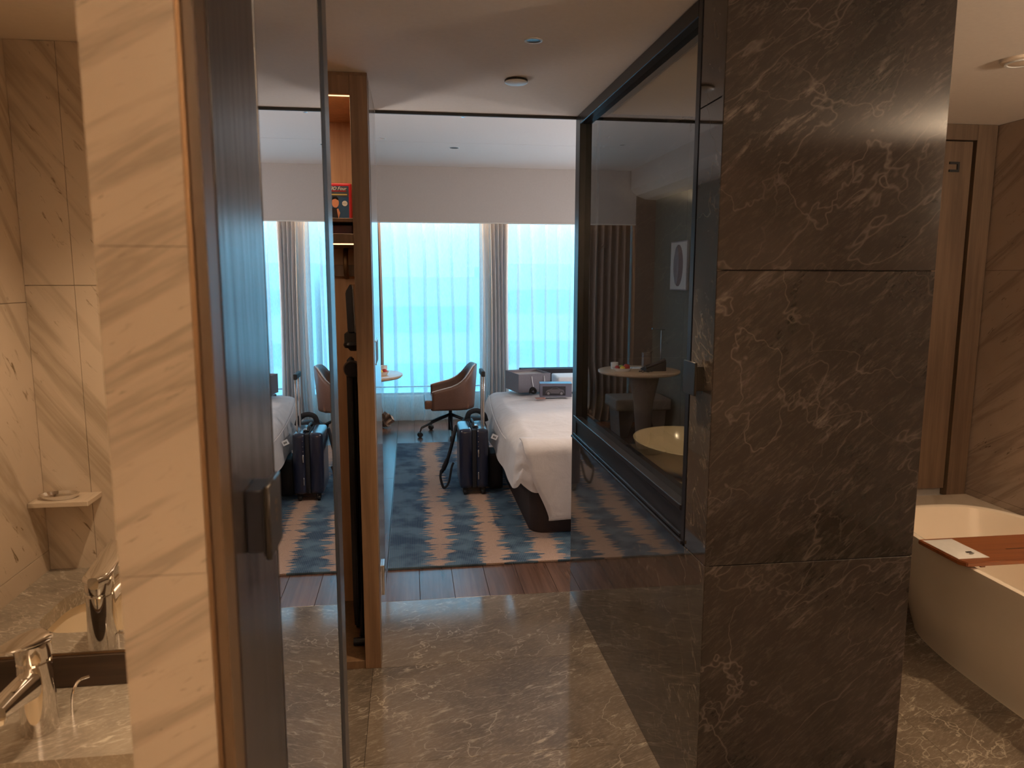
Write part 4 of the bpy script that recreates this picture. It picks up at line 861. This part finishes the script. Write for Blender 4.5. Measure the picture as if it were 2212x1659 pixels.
# ================================================================== BATHROOM (right)
bw = struct('wall_bathroom_right', bm_box(2.87, 2.9, 0.4, 3.42, 0, 2.32), 'bath_marble', label='brown beige marble wall beside the bathtub')
for a, b in ((0.0, 0.5), (0.5, 1.62), (1.62, 2.319)):
    for c_, d_ in ((1.2, 2.2), (2.2, 3.418)):
        obj('stone_panel', bm_box(2.857, 2.87, c_+0.0006, d_-0.0006, a+0.0006, b-0.0006, 0.0006, 1), 'bath_marble', bw, smooth=False)
d2 = struct('door_2', bm_box(1.75, 2.735, 3.385, 3.418, 0.50, 2.24), 'bath_door_wood', label='brown wooden shutter door in a frame above the tub')
obj('door_frame', bm_box(2.745, 2.850, 3.370, 3.419, 0.46, 2.319, 0.001, 1), 'bath_door_wood', d2, smooth=False)
obj('door_frame', bm_box(1.70, 2.7445, 3.370, 3.419, 2.245, 2.319, 0.001, 1), 'bath_door_wood', d2, smooth=False)
lkk = bm_box(2.615, 2.668, 3.378, 3.386, 2.132, 2.143); bm_box(2.615, 2.668, 3.378, 3.386, 2.095, 2.106, bm=lkk); bm_box(2.657, 2.668, 3.378, 3.386, 2.106, 2.132, bm=lkk)
obj('latch', lkk, 'black_matte', d2, smooth=False)
# tub: outer shell flaring up to the rim, rounded far end
TCX2, TCY2 = 2.46, 2.12
def tub_ring(sx, sy, z, n=64, e=0.62, shift=0.0):
    out = []
    for i in range(n):
        a = 2*PI*i/n; ca, sa = math.cos(a), math.sin(a)
        out.append((TCX2+shift+sx*math.copysign(abs(ca)**e, ca), TCY2+sy*math.copysign(abs(sa)**e, sa), z))
    return out
tbth = thing('bathtub', 'cream freestanding bathtub with flared sides beside the marble wall', 'bathtub', (TCX2, TCY2, 0))
rings = [tub_ring(0.285, 0.88, 0.0), tub_ring(0.285, 0.88, 0.006), tub_ring(0.30, 0.90, 0.06), tub_ring(0.335, 0.955, 0.25), tub_ring(0.372, 1.0, 0.43), tub_ring(0.385, 1.015, 0.490), tub_ring(0.386, 1.016, 0.498), tub_ring(0.380, 1.01, 0.502),
         tub_ring(0.366, 0.995, 0.502), tub_ring(0.358, 0.985, 0.496), tub_ring(0.34, 0.955, 0.40), tub_ring(0.29, 0.86, 0.17), tub_ring(0.22, 0.74, 0.115), tub_ring(0.05, 0.2, 0.105)]
bt = bmesh.new(); RV = [[bt.verts.new(p) for p in r] for r in rings]
for a, b in zip(RV, RV[1:]):
    for i in range(64): bt.faces.new([a[i], a[(i+1) % 64], b[(i+1) % 64], b[i]])
bt.faces.new(RV[0][::-1]); bt.faces.new(RV[-1])
obj('shell', bt, 'tub_white', tbth)
# stone ledge behind the tub
lg = []
for i in range(13): a = 0.12 + (PI/2-0.12+0.5)*i/12; ca, sa = math.cos(a), math.sin(a); lg.append((TCX2+0.392*math.copysign(abs(ca)**0.62, ca), TCY2+1.024*abs(sa)**0.62))
poly = [(2.855, lg[0][1]), (2.855, 3.368), (1.95, 3.368), (1.95, lg[-1][1])] + lg[::-1]
ld = prism(poly, 'Z', 0.40, 0.468)
solo('tub_ledge', ld, 'deck_marble', 'pale stone ledge filling the corner behind the bathtub', 'ledge', smooth=False)
# tray
ty = thing('bath_tray', 'reddish wooden tray lying across the bathtub', 'tray', (2.45, 2.5, 0.503))
obj('board', prism([(2.030, 2.40), (2.045, 2.372), (2.853, 2.372), (2.853, 2.625), (2.030, 2.625)], 'Z', 0.512, 0.530, 0.003), 'tray_wood', ty)
obj('groove', bm_box(2.30, 2.853, 2.478, 2.484, 0.5295, 0.5306), 'backsplash_wood', ty, smooth=False)
obj('stop_block', bm_box(2.118, 2.136, 2.39, 2.60, 0.500, 0.512), 'tray_wood', ty, smooth=False)
def pk(i, j):
    a, b = i/10, j/6; e_ = min(a, 1-a, b, 1-b)*4; th = 0.012*min(1, e_)**0.5
    return (a, b, th)
pkt = thing('paper_packet', 'white sealed packet with dark stamp lying on the bath tray', 'packet', (2.098, 2.512, 0.5305), math.radians(0))
pb = grid(11, 7, lambda i, j: (-0.062+0.130*j/6, -0.105+0.20*i/10, pk(i, j)[2]+0.001))
pb2 = bm_box(-0.062, 0.068, -0.105, 0.095, 0.0, 0.0012, bm=pb)
obj('sleeve', pb2, 'packet', pkt, local=True)
q = bmesh.new()
for k_ in range(4): bm_box(-0.005+0.006*k_, 0.0-0.001+0.006*k_, -0.078, -0.068, 0.0128, 0.0138, bm=q)
bm_box(-0.003, 0.016, -0.088, -0.084, 0.0125, 0.0136, bm=q)
obj('stamp', q, 'print_dark', pkt, smooth=False, local=True)
# basin counter behind the glass
bv = thing('bathroom_counter', 'pale counter with oval basin seen through the glass partition', 'counter', (1.13, 3.0, 0))
obj('counter_top', bm_box(0.875, 1.45, 2.55, 3.404, 0.74, 0.78, 0.002, 1), 'deck_marble', bv, smooth=False)
obj('cabinet', bm_box(0.875, 1.42, 2.57, 3.404, 0.0, 0.74, 0.002, 1), 'backsplash_wood', bv, smooth=False)
obj('basin', lathe([(0, 0.01), (0.14, 0.01), (0.20, 0.06), (0.23, 0.12), (0.238, 0.12), (0.215, 0.05), (0.15, 0.0), (0, 0)], (1.17, 2.92, 0.781), 48, sx=1.0, sy=1.3), 'ceramic', bv)
# curved soffit seen at the top of the glass
cs = struct('ceiling_soffit', prism([(0.90, 2.02)] + [(1.62-0.62*math.cos(a), 2.75+0.62*math.sin(a)) for a in [PI*k/24 for k in range(25)]][::-1][0:0] + [(1.62+0.5*math.cos(2*PI*k/40), 2.72+0.5*math.sin(2*PI*k/40)) for k in range(40)][0:0] + [(1.50, 2.02), (1.50, 3.3), (0.90, 3.3)], 'Z', 2.300, 2.3195), 'bath_ceiling_paint', label='shallow raised edge on the bathroom ceiling')

# ================================================================== OUTSIDE
gd = struct('ground_outside', bm_box(-60, 60, 9.5, 120, -31, -30), 'ground', label='distant ground far below the window')
def tower(x0, x1, y0, y1, z1, fh, sw, label, seed):
    t_ = thing('office_building', label, 'building', ((x0+x1)/2, y0, -30))
    obj('wall', bm_box(x0, x1, y0, y1, -30, z1), 'building_wall', t_, smooth=False)
    rn = random.Random(seed); z = z1-1.2
    cnt = 0
    while z > -12 and cnt < 90:
        x = x0+0.6
        while x < x1-0.6:
            wd_ = rn.choice((sw, sw*1.6, sw*2.3))
            obj('window', bm_box(x, min(x+wd_, x1-0.4), y0-0.12, y0-0.02, z-fh*0.42, z), 'building_glass', t_, smooth=False); cnt += 1
            x += wd_+0.25
        z -= fh
tower(-9, 3.2, 30, 40, 1.6, 2.3, 2.2, 'pale office block with window bands seen through the left curtain', 2)
tower(3.8, 18, 33, 44, 2.2, 2.3, 2.6, 'pale office block with window bands seen through the right curtain', 5)
tower(-22, -9.6, 38, 50, 7.0, 2.6, 2.4, 'taller pale block at far left outside the window', 9)
print('triangles', sum(sum(len(p.vertices)-2 for p in o.data.polygons) for o in bpy.data.objects if o.type == 'MESH'))
